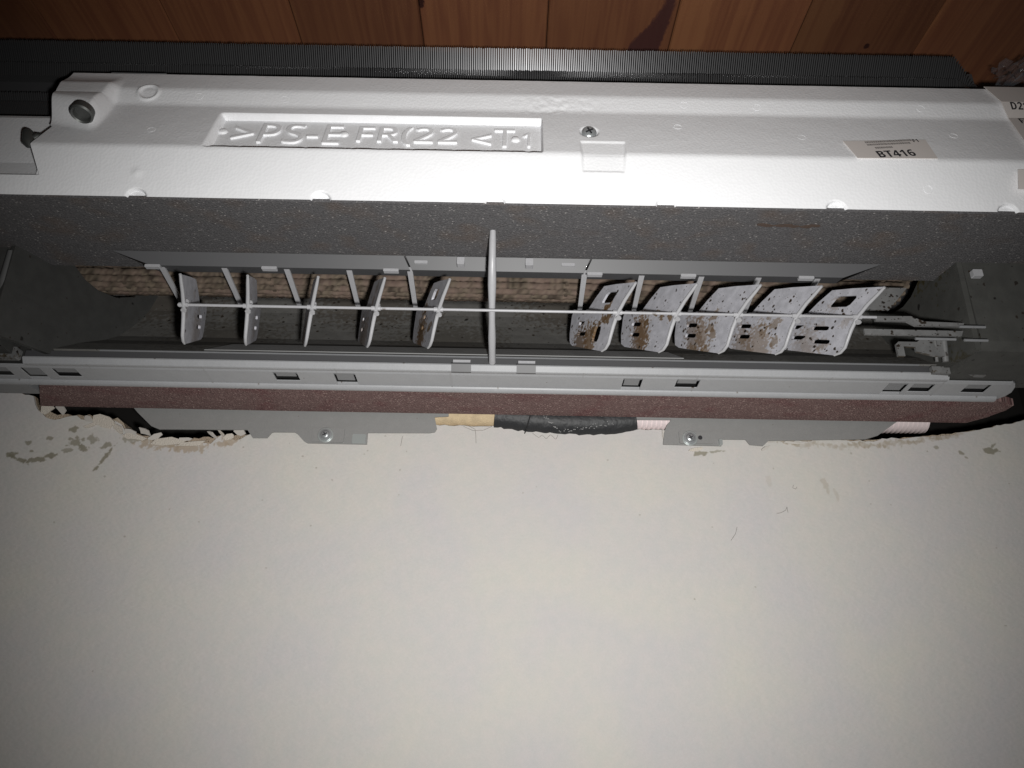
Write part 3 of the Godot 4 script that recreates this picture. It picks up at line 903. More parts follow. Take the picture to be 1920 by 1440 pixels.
	part("side_cheek", st, M.side, ac)
	st = new_st()
	prism(st, cheek, 0.004, v3(0.3455, 0.496, 0), Vector3(0, 0, -1), Vector3.UP, Vector3.RIGHT, Rect2(0.3, 0.1, 1, 1))
	part("side_cheek", st, M.side_mould, ac)
	# end housings beyond the cheeks, with a rounded post on the left corner
	st = new_st()
	run(st, [[0.5000, 0.3190], [0.5000, 0.2560], [0.5100, 0.2440], [0.5440, 0.2420], [0.6000, 0.2420], [0.6000, 0.3190]], -0.47, -0.3985)
	part("end_housing", st, M.side, ac)
	st = new_st()
	tube(st, [v3(-0.3935, 0.4980, 0.3120), v3(-0.3930, 0.4990, 0.2860), v3(-0.3925, 0.5060, 0.2600), v3(-0.3920, 0.5160, 0.2460)], [0.0024, 0.0030, 0.0032, 0.0030], 12)
	part("post", st, M.side_grey, ac)
	st = new_st()
	run(st, [[0.4965, 0.3175], [0.4960, 0.2480], [0.5020, 0.2425], [0.5440, 0.2400], [0.5640, 0.2395], [0.5640, 0.3175]], 0.3500, 0.47)
	part("end_housing", st, M.side_mould, ac)
	st = new_st()
	box(st, v3(0.3535, 0.4955, 0.3015), v3(0.3610, 0.4915, 0.3075), 0.0005)
	part("catch", st, M.pale, ac)
	# strut in the middle of the outlet
	st = new_st()
	var path := []; var rad := []
	var pts := [[0.4600, 0.3150], [0.4620, 0.3060], [0.4655, 0.2960], [0.4700, 0.2870], [0.4785, 0.2785], [0.4890, 0.2690], [0.5010, 0.2605], [0.5150, 0.2530], [0.5280, 0.2475], [0.5400, 0.2435]]
	for k in pts.size():
		path.append(v3(-0.0161, pts[k][0], pts[k][1])); rad.append([0.0022, 0.0026, 0.0027, 0.0030, 0.0032, 0.0026, 0.0025, 0.0030, 0.0027, 0.0028][k])
	var a := PackedVector2Array(); var b := PackedVector2Array()
	for k in pts.size():
		a.append(Vector2(pts[k][0], pts[k][1]))
		b.append(Vector2(pts[k][0] + 0.012, pts[k][1] + 0.005))
	b.reverse(); a.append_array(b)
	prism(st, a, 0.0040, Vector3(-0.0181, 0, FRONT), Vector3(0, 0, -1), Vector3.UP, Vector3.RIGHT)
	var strut := part("center_strut", st, M.pale, ac, "pale upright strut splitting the outlet in two")
	st = new_st()
	tube(st, path, rad, 12)
	part("strut_edge", st, M.pale, strut)

func build_fan(ac: Node3D) -> void:
	var c := Vector2(0.575, 0.3785); var R := 0.0535
	var x0 := -0.412; var x1 := 0.342
	var st := new_st()
	lathe(st, [Vector2(0.0, 0.0), Vector2(R - 0.011, 0.0), Vector2(R - 0.011, x1 - x0), Vector2(0.0, x1 - x0)], v3(x0, c.x, c.y), Vector3.RIGHT, 40)
	var fan := part("cross_flow_fan", st, M.dust_disc, ac, "cross flow fan roller caked in brown dust")
	var n := noise(1.0, 44, FastNoiseLite.TYPE_SIMPLEX_SMOOTH, 3)
	var meshes := []
	var cols := 330; var ring := 7
	for kind in 6:
		var vs := PackedVector3Array(); var cs := PackedColorArray(); var idx := PackedInt32Array()
		for i in cols + 1:
			var x := lerpf(x0, x1, float(i) / cols)
			var lump := 0.5 + 0.5 * n.get_noise_2d(x * 260.0, kind * 40.0)
			var slow := n.get_noise_2d(x * 45.0, kind * 40.0 + 17.0)
			for k in ring:
				var a := TAU * k / ring
				var f := 0.78 + 0.42 * lump + 0.30 * n.get_noise_3d(x * 520.0, k * 3.1, kind * 9.0)
				var rr := 0.0040 * f * cos(a); var tt := 0.0025 * f * sin(a) + 0.0007 * slow
				vs.append(Vector3(x, 0, 0) + Vector3(0, R - 0.004 + rr, tt))
				var tone := clampf(0.45 + 0.9 * n.get_noise_3d(x * 190.0, k * 1.3 + 60.0, kind * 7.0) + 0.5 * slow, 0.0, 1.0)
				var col := Color(0.052, 0.042, 0.034).lerp(Color(0.205, 0.165, 0.125), tone)
				cs.append(col.lerp(Color(0.15, 0.105, 0.09), clampf(slow + 0.2, 0.0, 0.7)))
		for i in cols:
			for k in ring:
				var p := i * ring + k; var q := i * ring + (k + 1) % ring
				idx.append_array([p, q, p + ring, q, q + ring, p + ring])
		var stt := SurfaceTool.new()
		var arr := []; arr.resize(Mesh.ARRAY_MAX)
		arr[Mesh.ARRAY_VERTEX] = vs; arr[Mesh.ARRAY_COLOR] = cs; arr[Mesh.ARRAY_INDEX] = idx
		var am := ArrayMesh.new(); am.add_surface_from_arrays(Mesh.PRIMITIVE_TRIANGLES, arr)
		stt.create_from(am, 0)
		stt.generate_normals()
		meshes.append(stt.commit())
	for k in 38:
		var o := put("fan_blade", meshes[(k * 5 + k / 6) % 6], M.dust, fan)
		o.global_transform = Transform3D(Basis(Vector3.RIGHT, TAU * k / 38.0), v3(0, c.x, c.y))
	for x in [-0.345, -0.215, -0.085, 0.045, 0.175, 0.338]:
		st = new_st()
		lathe(st, [Vector2(0.0, 0.0), Vector2(R - 0.002, 0.0), Vector2(R - 0.002, 0.003), Vector2(0.0, 0.003)], v3(x, c.x, c.y), Vector3.RIGHT, 48)
		part("fan_disc", st, M.dust_disc, fan)

func cut(polys: Array, hole: PackedVector2Array) -> Array:
	# takes a hole out of flat outlines, splitting them through its middle so that none keeps an inner ring
	var c := Vector2.ZERO
	for p in hole: c += p
	c /= hole.size()
	var big := 1.0
	var halves := [PackedVector2Array([Vector2(-big, -big), Vector2(big, -big), Vector2(big, c.y), Vector2(-big, c.y)]), PackedVector2Array([Vector2(-big, c.y), Vector2(big, c.y), Vector2(big, big), Vector2(-big, big)])]
	var res := []
	for p in polys:
		if not Geometry2D.is_point_in_polygon(c, p):
			res.append(p)
			continue
		for h in halves:
			for q in Geometry2D.intersect_polygons(p, h):
				for s in Geometry2D.clip_polygons(q, hole):
					if not Geometry2D.is_polygon_clockwise(s): res.append(s)
	return res

func slot(c: Vector2, a: Vector2, b: Vector2) -> PackedVector2Array:
	var o := PackedVector2Array()
	for q in [[1.0, 0.6], [0.8, 1.0], [-0.8, 1.0], [-1.0, 0.6], [-1.0, -0.6], [-0.8, -1.0], [0.8, -1.0], [1.0, -0.6]]: o.append(c + a * q[0] + b * q[1])
	return o

const VANE_X := [-0.2444, -0.1969, -0.1494, -0.1019, -0.0556, 0.0770, 0.1206, 0.1661, 0.2096, 0.2544]

func build_vanes(ac: Node3D) -> void:
	for i in VANE_X.size():
		# the two vanes nearest the left end stand a little straighter than the rest
		var lean: float = [0.24, 0.26, 0.36][mini(i, 2)]
		var turn := atan(lean)
		var ex := Vector3(-sin(turn), 0, -cos(turn))      # along the blade, towards the fan
		var ez := Vector3(cos(turn), 0, -sin(turn))       # across the blade
		var k := 1.0 / cos(turn)
		var uvr := Rect2(-0.03 * k, 0.315, 0.11 * k, -0.08)
		var o := Vector3(VANE_X[i], 0, FRONT - 0.487)
		var w := func(h: float, y: float) -> Vector2: return Vector2((h - 0.487) * k, y)
		# one blade: upper panel shaped to the fan, waist at the link rod, broad lower panel
		var front := [w.call(0.4592, 0.2712), w.call(0.4655, 0.2690), w.call(0.4750, 0.2660), w.call(0.4860, 0.2608), w.call(0.4930, 0.2540), w.call(0.4980, 0.2475), w.call(0.5010, 0.2432)]
		var outl := PackedVector2Array(front)
		for q in [[0.5060, 0.2410], [0.5125, 0.2418], [0.5380, 0.2560], [0.5600, 0.2685], [0.5650, 0.2735], [0.5645, 0.2820], [0.5600, 0.2960], [0.5560, 0.3005], [0.5360, 0.2890], [0.5300, 0.2872], [0.5180, 0.2905], [0.5030, 0.2930], [0.4850, 0.2845], [0.4650, 0.2742]]:
			outl.append(w.call(q[0], q[1]))
		var polys := [outl]
		# windows run along the blade (level to the eye) and lean with its front edge
		var run_dir := Vector2(k, 0.51)
		var high := Vector2(-0.0278 * k, 0.0104) / 2.4; var low := Vector2(-0.0145 * k, 0.0183) / 2.37   # per degree of height
		if i in [4, 5, 9]: polys = cut(polys, slot(w.call(0.4955, 0.2790), run_dir * (0.0078 if i != 9 else 0.0095), high * 0.45))
		if i == 4:
			polys = cut(polys, slot(w.call(0.5250, 0.2745), run_dir * 0.0042, low * 0.17))
			polys = cut(polys, slot(w.call(0.5300, 0.2677), run_dir * 0.0042, low * 0.17))
		if i == 9:
			polys = cut(polys, slot(w.call(0.5200, 0.2685), run_dir * 0.0080, low * 0.17))
			polys = cut(polys, slot(w.call(0.5215, 0.2575), run_dir * 0.0080, low * 0.17))
		if i == 5: polys = cut(polys, slot(w.call(0.5180, 0.2590), run_dir * 0.0050, low * 0.62))
		if i != 4:
			polys = cut(polys, slot(w.call(0.5400, 0.2795), run_dir * 0.0066, low * 0.17))
			polys = cut(polys, slot(w.call(0.5430, 0.2715), run_dir * 0.0066, low * 0.17))
		var st := new_st()
		for p in polys: prism(st, p, 0.0019, o - ez * 0.00095, ex, Vector3.UP, ez, uvr)
		var vane := part("vane", st, M.vane[i], ac)
		# rounded rib down the front edge
		st = new_st()
		var path := []
		var ribs := front.duplicate(); ribs.append(w.call(0.5058, 0.2411)); ribs.append(w.call(0.5120, 0.2417))
		for q in ribs: path.append(o + ex * q.x + Vector3.UP * q.y)
		tube(st, path, [0.0010, 0.0013, 0.0014, 0.0015, 0.0015, 0.0014, 0.0013, 0.0012, 0.0009], 10)
		part("front_rib", st, M.pale, vane)
		# collar that snaps on the link rod
		st = new_st()
		var c := o + Vector3(0, 0.2612, 0.0)
		tube(st, [c + Vector3(-0.0032, 0, 0.0008), c + Vector3(0.0036, 0, 0.0008)], [0.0018], 12)
		tube(st, [c + Vector3(0.0006, 0.0035, -0.001), c + Vector3(0.0006, 0.0044, -0.0013)], [0.0021], 12)
		tube(st, [c + Vector3(0.0008, -0.0048, 0.0006), c + Vector3(0.0008, -0.0036, 0.0003)], [0.0021], 12)
		part("rod_collar", st, M.pale, vane)
		# stem by which the blade hangs from the roof
		st = new_st()
		var hang: float = VANE_X[i] - 0.0245 + 0.045 * VANE_X[i]
		var top := v3(hang, 0.5065, 0.3088)
		var q0 := v3(hang, 0.5560, 0.2985)
		var d := q0 - top
		var side := Vector3(1, 0, 0)
		var along := d.normalized(); var upv := along.cross(side).normalized()
		prism(st, PackedVector2Array([Vector2(0, -0.0022), Vector2(d.length(), -0.0018), Vector2(d.length(), 0.0018), Vector2(0, 0.0022)]), 0.0016, top - upv * 0.0008, along, side, upv)
		part("stem", st, M.pale, vane)
	# the rod that links all ten vanes
	var st := new_st()
	tube(st, [v3(-0.2484, 0.4862, 0.2612), v3(0.2690, 0.4862, 0.2612)], [0.0011], 10)
	part("link_rod", st, M.pale, ac, "thin pale rod linking all the vanes")

func build_bottom(ac: Node3D) -> void:
	# bright bead on the lip and the dark step below it
	var st := new_st()
	run(st, [[0.5472, 0.2502], [0.5465, 0.2507], [0.5468, 0.2515], [0.5490, 0.2517], [0.5500, 0.2505]], -0.335, 0.3300)
	part("lip_bead", st, M.plastic, ac)
	st = new_st()
	run(st, [[0.5480, 0.2444], [0.5478, 0.2501], [0.5560, 0.2495], [0.5600, 0.2444]], -0.395, 0.352)
	part("step", st, M.step, ac)
	# pale rail
	st = new_st()
	run(st, [[0.5436, 0.2420], [0.5440, 0.2432], [0.5458, 0.2438], [0.5600, 0.2438], [0.5600, 0.2388], [0.5475, 0.2376], [0.5462, 0.2380]], -0.3934, 0.3513)
	var rail := part("outlet_rail", st, M.rail, ac, "pale grey rail along the lower outlet edge")
	for x in [[-0.0483, -0.0337], [0.0041, 0.0183]]:
		st = new_st()
		run(st, [[0.5425, 0.2440], [0.5425, 0.2462], [0.5470, 0.2470], [0.5470, 0.2440]], x[0] + 0.0006, x[1])
		part("rail_catch", st, M.pale, rail)
		st = new_st()
		run(st, [[0.5426, 0.2424], [0.5430, 0.2436], [0.5452, 0.2436], [0.5480, 0.2370], [0.5455, 0.2369]], x[0] - 0.0006, x[1] + 0.0006)
		part("rail_notch", st, M.carrier, rail)
	# slotted floor behind the rail
	var slots := [[-0.4292, -0.4116, 0], [-0.4007, -0.3845, 1], [-0.3753, -0.3556, 0], [-0.1949, -0.1752, 0], [-0.1454, -0.1279, 1], [0.0907, 0.1064, 1], [0.1344, 0.1532, 0], [0.3066, 0.3231, 1], [0.3271, 0.3450, 0], [0.3709, 0.3906, 0]]
	var face := [[0.5500, 0.2383], [0.5530, 0.2372], [0.5730, 0.2352]]
	st = new_st()
	var x := -0.47
	for s in slots + [[0.4050, 0.4050, 0]]:
		run(st, [face[0], face[1], face[2], [0.5730, 0.2360], [0.5530, 0.2380], [0.5500, 0.2391]], x, s[0])
		x = s[1]
	# strips of floor before and behind each slot
	for s in slots:
		var back := 0.5678 if s[2] == 0 else 0.5724
		var yb := 0.2352 + (0.5730 - back) * 0.1
		run(st, [face[0], face[1], [0.5536, 0.23714], [0.5536, 0.23794], [0.5530, 0.2380], [0.5500, 0.2391]], s[0], s[1])
		run(st, [[back, yb], face[2], [0.5730, 0.2360], [back, yb + 0.0008]], s[0], s[1])
	var fl := part("bottom_floor", st, M.rail, ac, "grey slotted floor strip of the casing")
	for s in slots:
		st = new_st()
		var back := 0.5622 if s[2] == 0 else 0.5672
		run(st, [[0.5537, 0.2382], [back, 0.2382 - (back - 0.5537) * 0.1], [back, 0.2390 - (back - 0.5537) * 0.1], [0.5537, 0.2390]], s[0] + 0.0014, s[1] - 0.0020)
		part("slot_tongue", st, M.plastic, fl)
	# hollow above the floor
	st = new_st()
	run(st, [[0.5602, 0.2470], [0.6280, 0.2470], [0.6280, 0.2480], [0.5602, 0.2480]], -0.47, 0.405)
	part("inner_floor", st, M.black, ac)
	# bright nose of the casing
	st = new_st()
	run(st, [[0.5731, 0.2351], [0.5735, 0.2338], [0.5745, 0.2328], [0.5760, 0.2321], [0.5785, 0.2322], [0.5795, 0.2345], [0.5795, 0.2380], [0.5731, 0.2380]], -0.47, 0.4050)
	part("casing_nose", st, M.rail, ac)
	# rounded right end of the casing floor
	st = new_st()
	var o := PackedVector2Array([Vector2(0.4051, 0.5500), Vector2(0.4051, 0.5790), Vector2(0.4095, 0.5790), Vector2(0.4130, 0.5740), Vector2(0.4140, 0.5670), Vector2(0.4115, 0.5580), Vector2(0.4080, 0.5520)])
	prism(st, o, 0.0030, v3(0, 0, 0.2383 + 0.55 * 0.1), Vector3.RIGHT, Vector3(0, -0.1, -1), Vector3(0, 0.995, -0.0995))
	part("casing_end", st, M.rail, ac)
	# flocked red-brown seal between casing and wall, cut away at the right end
	st = new_st()
	var seal := PackedVector2Array([Vector2(-0.3985, 0.5798), Vector2(0.4130, 0.5798), Vector2(0.4300, 0.5900), Vector2(0.4330, 0.6050), Vector2(0.4300, 0.6300), Vector2(0.4230, 0.6480), Vector2(0.20, 0.6486), Vector2(0.0, 0.6480), Vector2(-0.20, 0.6488), Vector2(-0.3400, 0.6480), Vector2(-0.4380, 0.6470)])
	prism(st, seal, 0.006, v3(0, 0.0, 0.2332 - 0.5770 * 0.0775), Vector3.RIGHT, Vector3(0, 0.0775, -1), Vector3(0, 0.997, 0.0773), Rect2(0, 0, 1, 1))
	part("seal_strip", st, M.red_flock, ac, "red brown flocked foam strip along the casing's underside")
	st = new_st()
	run(st, [[0.5797, 0.2342], [0.6100, 0.2365], [0.6100, 0.2450], [0.5797, 0.2400]], -0.47, -0.4130)
	part("casing_corner", st, M.plastic, ac)
	# lower back of the casing, rising behind the scroll
	st = new_st()
	run(st, [[0.6500, 0.2440], [0.6560, 0.2440], [0.6560, 0.4800], [0.6500, 0.4800]], -0.44, 0.405)
	part("back_panel", st, M.dark, ac)

func build_drive(ac: Node3D) -> void:
	# link arm and crank of the vane drive at the right
	var st := new_st()
	prism(st, PackedVector2Array([Vector2(0.2690, -0.0022), Vector2(0.2920, -0.0022), Vector2(0.2980, -0.0058), Vector2(0.3330, -0.0058), Vector2(0.3345, -0.0030), Vector2(0.3050, -0.0022), Vector2(0.2960, 0.0020), Vector2(0.2690, 0.0016)]), 0.0022, v3(0, 0.4900, 0.2615), Vector3.RIGHT, Vector3.UP, Vector3.BACK)
	part("link_arm", st, M.drive, ac)
	st = new_st()
	prism(st, PackedVector2Array([Vector2(0.262, 0.0), Vector2(0.334, 0.0), Vector2(0.336, 0.0042), Vector2(0.262, 0.0046)]), 0.0018, v3(0, 0.4950, 0.2505), Vector3.RIGHT, Vector3.UP, Vector3.BACK)
	part("link_arm", st, M.drive, ac)
	st = new_st()
	tube(st, [v3(0.300, 0.4950, 0.2485), v3(0.330, 0.4950, 0.2485)], [0.0011], 8)
	part("spring_pin", st, M.plastic, ac)
	for q in [[0.3290, 0.3480, 0.4860, 0.2545], [0.3310, 0.3480, 0.4870, 0.2440]]:
		st = new_st()
		tube(st, [v3(q[0], q[2], q[3]), v3(q[1], q[2], q[3])], [0.0011], 8)
		part("crank_pin", st, M.plastic, ac)
	# pale triangular vane end behind the last vane
	st = new_st()
	prism(st, PackedVector2Array([Vector2(0.2790, 0.3085), Vector2(0.3190, 0.3085), Vector2(0.3010, 0.2880), Vector2(0.2760, 0.2880)]), 0.0016, v3(0, 0.5250, 0), Vector3.RIGHT, Vector3.UP, Vector3.BACK)
	part("carrier_web", st, M.drive, ac)
	# hooked bracket with its window
	st = new_st()
	var outl := PackedVector2Array([Vector2(0.0, 0.0), Vector2(0.0, 0.0105), Vector2(0.0022, 0.0125), Vector2(0.0170, 0.0125), Vector2(0.0290, 0.0215), Vector2(0.0370, 0.0220), Vector2(0.0370, 0.0005), Vector2(0.0300, 0.0005), Vector2(0.0180, 0.0035), Vector2(0.0150, 0.0040), Vector2(0.0150, 0.0080), Vector2(0.0055, 0.0085), Vector2(0.0055, 0.0)])
	prism(st, outl, 0.0025, v3(0.3035, 0.5300, 0.2495), Vector3.RIGHT, Vector3.UP, Vector3.BACK)
	var br := part("louver_bracket", st, M.drive, ac, "grey hooked plastic bracket at the outlet's right end")
	for xx in [0.3350, 0.3420]:
		st = new_st()
		tube(st, [v3(xx, 0.5265, 0.2690), v3(xx, 0.5285, 0.2590), v3(xx, 0.5310, 0.2465)], [0.0013 if xx < 0.34 else 0.0024], 10)
		part("bracket_post", st, M.drive, br)
	st = new_st()
	prism(st, PackedVector2Array([Vector2(0.0, 0.0), Vector2(0.0420, -0.0015), Vector2(0.0440, 0.0010), Vector2(0.0420, 0.0040), Vector2(0.0250, 0.0052), Vector2(0.0, 0.0060)]), 0.0045, v3(0.3360, 0.5450, 0.2412), Vector3.RIGHT, Vector3.UP, Vector3.BACK)
	part("end_clip", st, M.drive, ac)
	st = new_st()
	box(st, v3(-0.4250, 0.5450, 0.2395), v3(-0.3950, 0.5380, 0.2485), 0.001)
	part("end_clip", st, M.drive, ac)

func build_stickers(ac: Node3D) -> void:
	var a20 := deg_to_rad(20.0)
	var up := Vector3(0, cos(a20), -sin(a20)); var out := Vector3(0, sin(a20), cos(a20))
	var spin := deg_to_rad(7.0)
	var sx := Vector3.RIGHT * cos(spin) + up * sin(spin); var sy := up * cos(spin) - Vector3.RIGHT * sin(spin)
	var o := v3(0.2395, 0.415, 0.348) - up * 0.0005 + out * 0.0006
	# small part label on the sloping face
	var st := new_st()
	prism(st, PackedVector2Array([Vector2(-0.002, -0.0005), Vector2(0.054, -0.0062), Vector2(0.0575, 0.0190), Vector2(-0.0030, 0.0225)]), 0.0003, o, sx, sy, out)
	var s := part("sticker", st, M.paper, ac, "small part label printed BT416 on the foam")
	var q := out * 0.00032
	print_text("BT416", s, o + sx * 0.0140 + sy * -0.0015 + q, sx, sy, out, 0.0270, 0.0085)
	print_text("F1", s, o + sx * 0.0475 + sy * 0.0165 + q, sx, sy, out, 0.0040, 0.0036)
	st = new_st()
	var r := RandomNumberGenerator.new(); r.seed = 8
	for line in [[0.0180, 0.0120, 0.0455], [0.0145, 0.0120, 0.0445], [0.0100, 0.0160, 0.0290]]:
		var x: float = line[1]
		while x < line[2]:
			var w := 0.0006 + 0.0009 * r.randf()
			prism(st, PackedVector2Array([Vector2(x, line[0]), Vector2(x + w, line[0]), Vector2(x + w, line[0] + 0.0024), Vector2(x, line[0] + 0.0024)]), 0.00008, o + q, sx, sy, out)
			x += w + 0.0003
	part("fine_print", st, M.ink_grey, s)
	# larger label folded over the upper edge at the right
	st = new_st()
	var xl := 0.3635
	for f in [[Vector2(0.4425, 0.4420), Vector2(0.4335, 0.4185), 0.0, 0.0025], [Vector2(0.4335, 0.4185), Vector2(0.4335, 0.4030), 0.0025, 0.004], [Vector2(0.4335, 0.4030), Vector2(0.4185, 0.3620), 0.004, 0.0]]:
		var a: Vector2 = f[0]; var b: Vector2 = f[1]
		var p0 := v3(xl + f[2], a.x, a.y) + Vector3(0, 0, 0.0008); var p1 := v3(0.45, a.x, a.y) + Vector3(0, 0, 0.0008)
		var p2 := v3(0.45, b.x, b.y) + Vector3(0, 0, 0.0008); var p3 := v3(xl + f[3], b.x, b.y) + Vector3(0, 0, 0.0008)
		var back := Vector3(0, 0, -0.0004)
		quad(st, p0, p1, p2, p3, Vector3(0, 0, 1))
		quad(st, p0 + back, p1 + back, p2 + back, p3 + back, Vector3(0, 0, -1))
		quad(st, p0, p3, p3 + back, p0 + back, Vector3.LEFT)
	s = part("sticker", st, M.paper, ac, "large model label printed D218 and FTX at the foam's right end")
	print_text("D218", s, v3(0.3722, 0.4335, 0.4110) + Vector3(0, 0, 0.0009), Vector3.RIGHT, Vector3.UP, Vector3.BACK, 0.0170, 0.0072)
	var l2 := v3(0.3735, 0.4335, 0.4030) + Vector3(0, 0, 0.0009) - Vector3(0, cos(a20), -sin(a20)) * 0.0088
	print_text("FTX", s, l2 + out * 0.0004, Vector3.RIGHT, up, out, 0.0110, 0.0070)
	# scrap of peach paper lower down
	st = new_st()
	prism(st, PackedVector2Array([Vector2(0.3440, 0.3235), Vector2(0.3850, 0.3235), Vector2(0.3850, 0.3420), Vector2(0.3475, 0.3400)]), 0.0004, v3(0, 0.4145, 0), Vector3.RIGHT, Vector3.UP, Vector3.BACK)
	part("paper_scrap", st, M.paper, ac)

func print_text(text: String, parent: Node3D, o: Vector3, ex: Vector3, ey: Vector3, ez: Vector3, w: float, h: float) -> void:
	var tm := TextMesh.new()
	tm.text = text
	tm.font = font("Droid Sans", 700)
	tm.font_size = 48
	tm.depth = 1.0
	tm.pixel_size = 0.01
	var bb := tm.get_aabb()
	var b := Basis(ex * (w / bb.size.x), ey * (h / bb.size.y), ez * 0.00016)
	var t := put("lettering", tm, M.ink, parent)
	t.global_transform = Transform3D(b, o - b * Vector3(bb.position.x, bb.position.y, 0))

# ------------------------------------------------------------------ mounting plate, pipes, strands
func build_mounting() -> void:
	var plate := thing("mounting_plate", "grey sheet metal mounting plate screwed to the wall under the unit", "mounting plate", Vector3(0, 0.21, 0.003))
	var t := 0.0016
	var z := 0.0042
	var st := new_st()
	prism(st, PackedVector2Array([Vector2(-0.3640, 0.250), Vector2(-0.3502, 0.2364), Vector2(-0.3350, 0.2235), Vector2(-0.327, 0.2204), Vector2(-0.2452, 0.2215), Vector2(-0.239, 0.2137), Vector2(-0.2257, 0.2140), Vector2(-0.2225, 0.2190), Vector2(-0.2205, 0.2197), Vector2(-0.2010, 0.2199), Vector2(-0.1980, 0.2180), Vector2(-0.1915, 0.2115), Vector2(-0.1880, 0.2096), Vector2(-0.1330, 0.2094), Vector2(-0.1332, 0.2207), Vector2(-0.0760, 0.2216), Vector2(-0.0710, 0.2225), Vector2(-0.0692, 0.2260), Vector2(-0.0720, 0.2374), Vector2(-0.0590, 0.2384), Vector2(-0.0588, 0.250)]), t, Vector3(0, 0, z), Vector3.RIGHT, Vector3.UP, Vector3.BACK)
	part("plate_wing", st, M.plate, plate)
	st = new_st()
	prism(st, PackedVector2Array([Vector2(0.0543, 0.250), Vector2(0.0543, 0.2376), Vector2(0.1500, 0.2388), Vector2(0.1455, 0.2330), Vector2(0.1425, 0.2260), Vector2(0.1411, 0.2145), Vector2(0.1950, 0.2140), Vector2(0.1958, 0.2205), Vector2(0.2180, 0.2207), Vector2(0.2214, 0.2157), Vector2(0.2336, 0.2148), Vector2(0.2394, 0.2200), Vector2(0.3300, 0.2232), Vector2(0.3420, 0.2270), Vector2(0.3682, 0.2450), Vector2(0.3700, 0.250)]), t, Vector3(0, 0, z), Vector3.RIGHT, Vector3.UP, Vector3.BACK)
	part("plate_wing", st, M.plate, plate)
	# pressed pads, pale zinc where the lacquer stops
	st = new_st()
	box(st, Vector3(-0.1845, 0.2105, z + t), Vector3(-0.1545, 0.2245, z + t + 0.0012), 0.001)
	part("pressed_pad", st, M.plate, plate)
	st = new_st()
	box(st, Vector3(-0.1470, 0.2100, z + t + 0.0002), Vector3(-0.1345, 0.2190, z + t + 0.0010), 0.0008)
	part("zinc_tab", st, M.zinc, plate)
	st = new_st()
	box(st, Vector3(0.1560, 0.2155, z + t), Vector3(0.1875, 0.2275, z + t + 0.0012), 0.001)
	part("pressed_pad", st, M.plate, plate)
	st = new_st()
	lathe(st, [Vector2(0.0, 0.001), Vector2(0.0018, 0.001), Vector2(0.0020, 0.0004), Vector2(0.0020, 0.0)], Vector3(0.1755, 0.2213, z + t + 0.0012), Vector3.BACK, 16)
	part("rivet", st, M.slot, plate)
	st = new_st()
	box(st, Vector3(0.1925, 0.2142, z + t), Vector3(0.1955, 0.2200, z + t + 0.003), 0.0006)
	part("zinc_tab", st, M.zinc, plate)
	for q in [[-0.1716, 0.2171, "left"], [0.1658, 0.2203, "right"]]:
		st = new_st()
		var o := Vector3(q[0], q[1], z + t + 0.0012)
		lathe(st, [Vector2(0.0072, 0.0), Vector2(0.0072, 0.0009), Vector2(0.0067, 0.0012), Vector2(0.0, 0.0012)], o, Vector3.BACK, 32)
		part("washer", st, M.zinc, plate)
		st = new_st()
		lathe(st, [Vector2(0.0058, 0.0012), Vector2(0.0058, 0.0020), Vector2(0.0040, 0.0022)], o, Vector3.BACK, 32)
		part("washer", st, M.steel, plate)
		screw("screw", plate, o + Vector3(0, 0, 0.0018), Vector3(0, -0.05, 1).normalized(), 0.0044, M.steel)

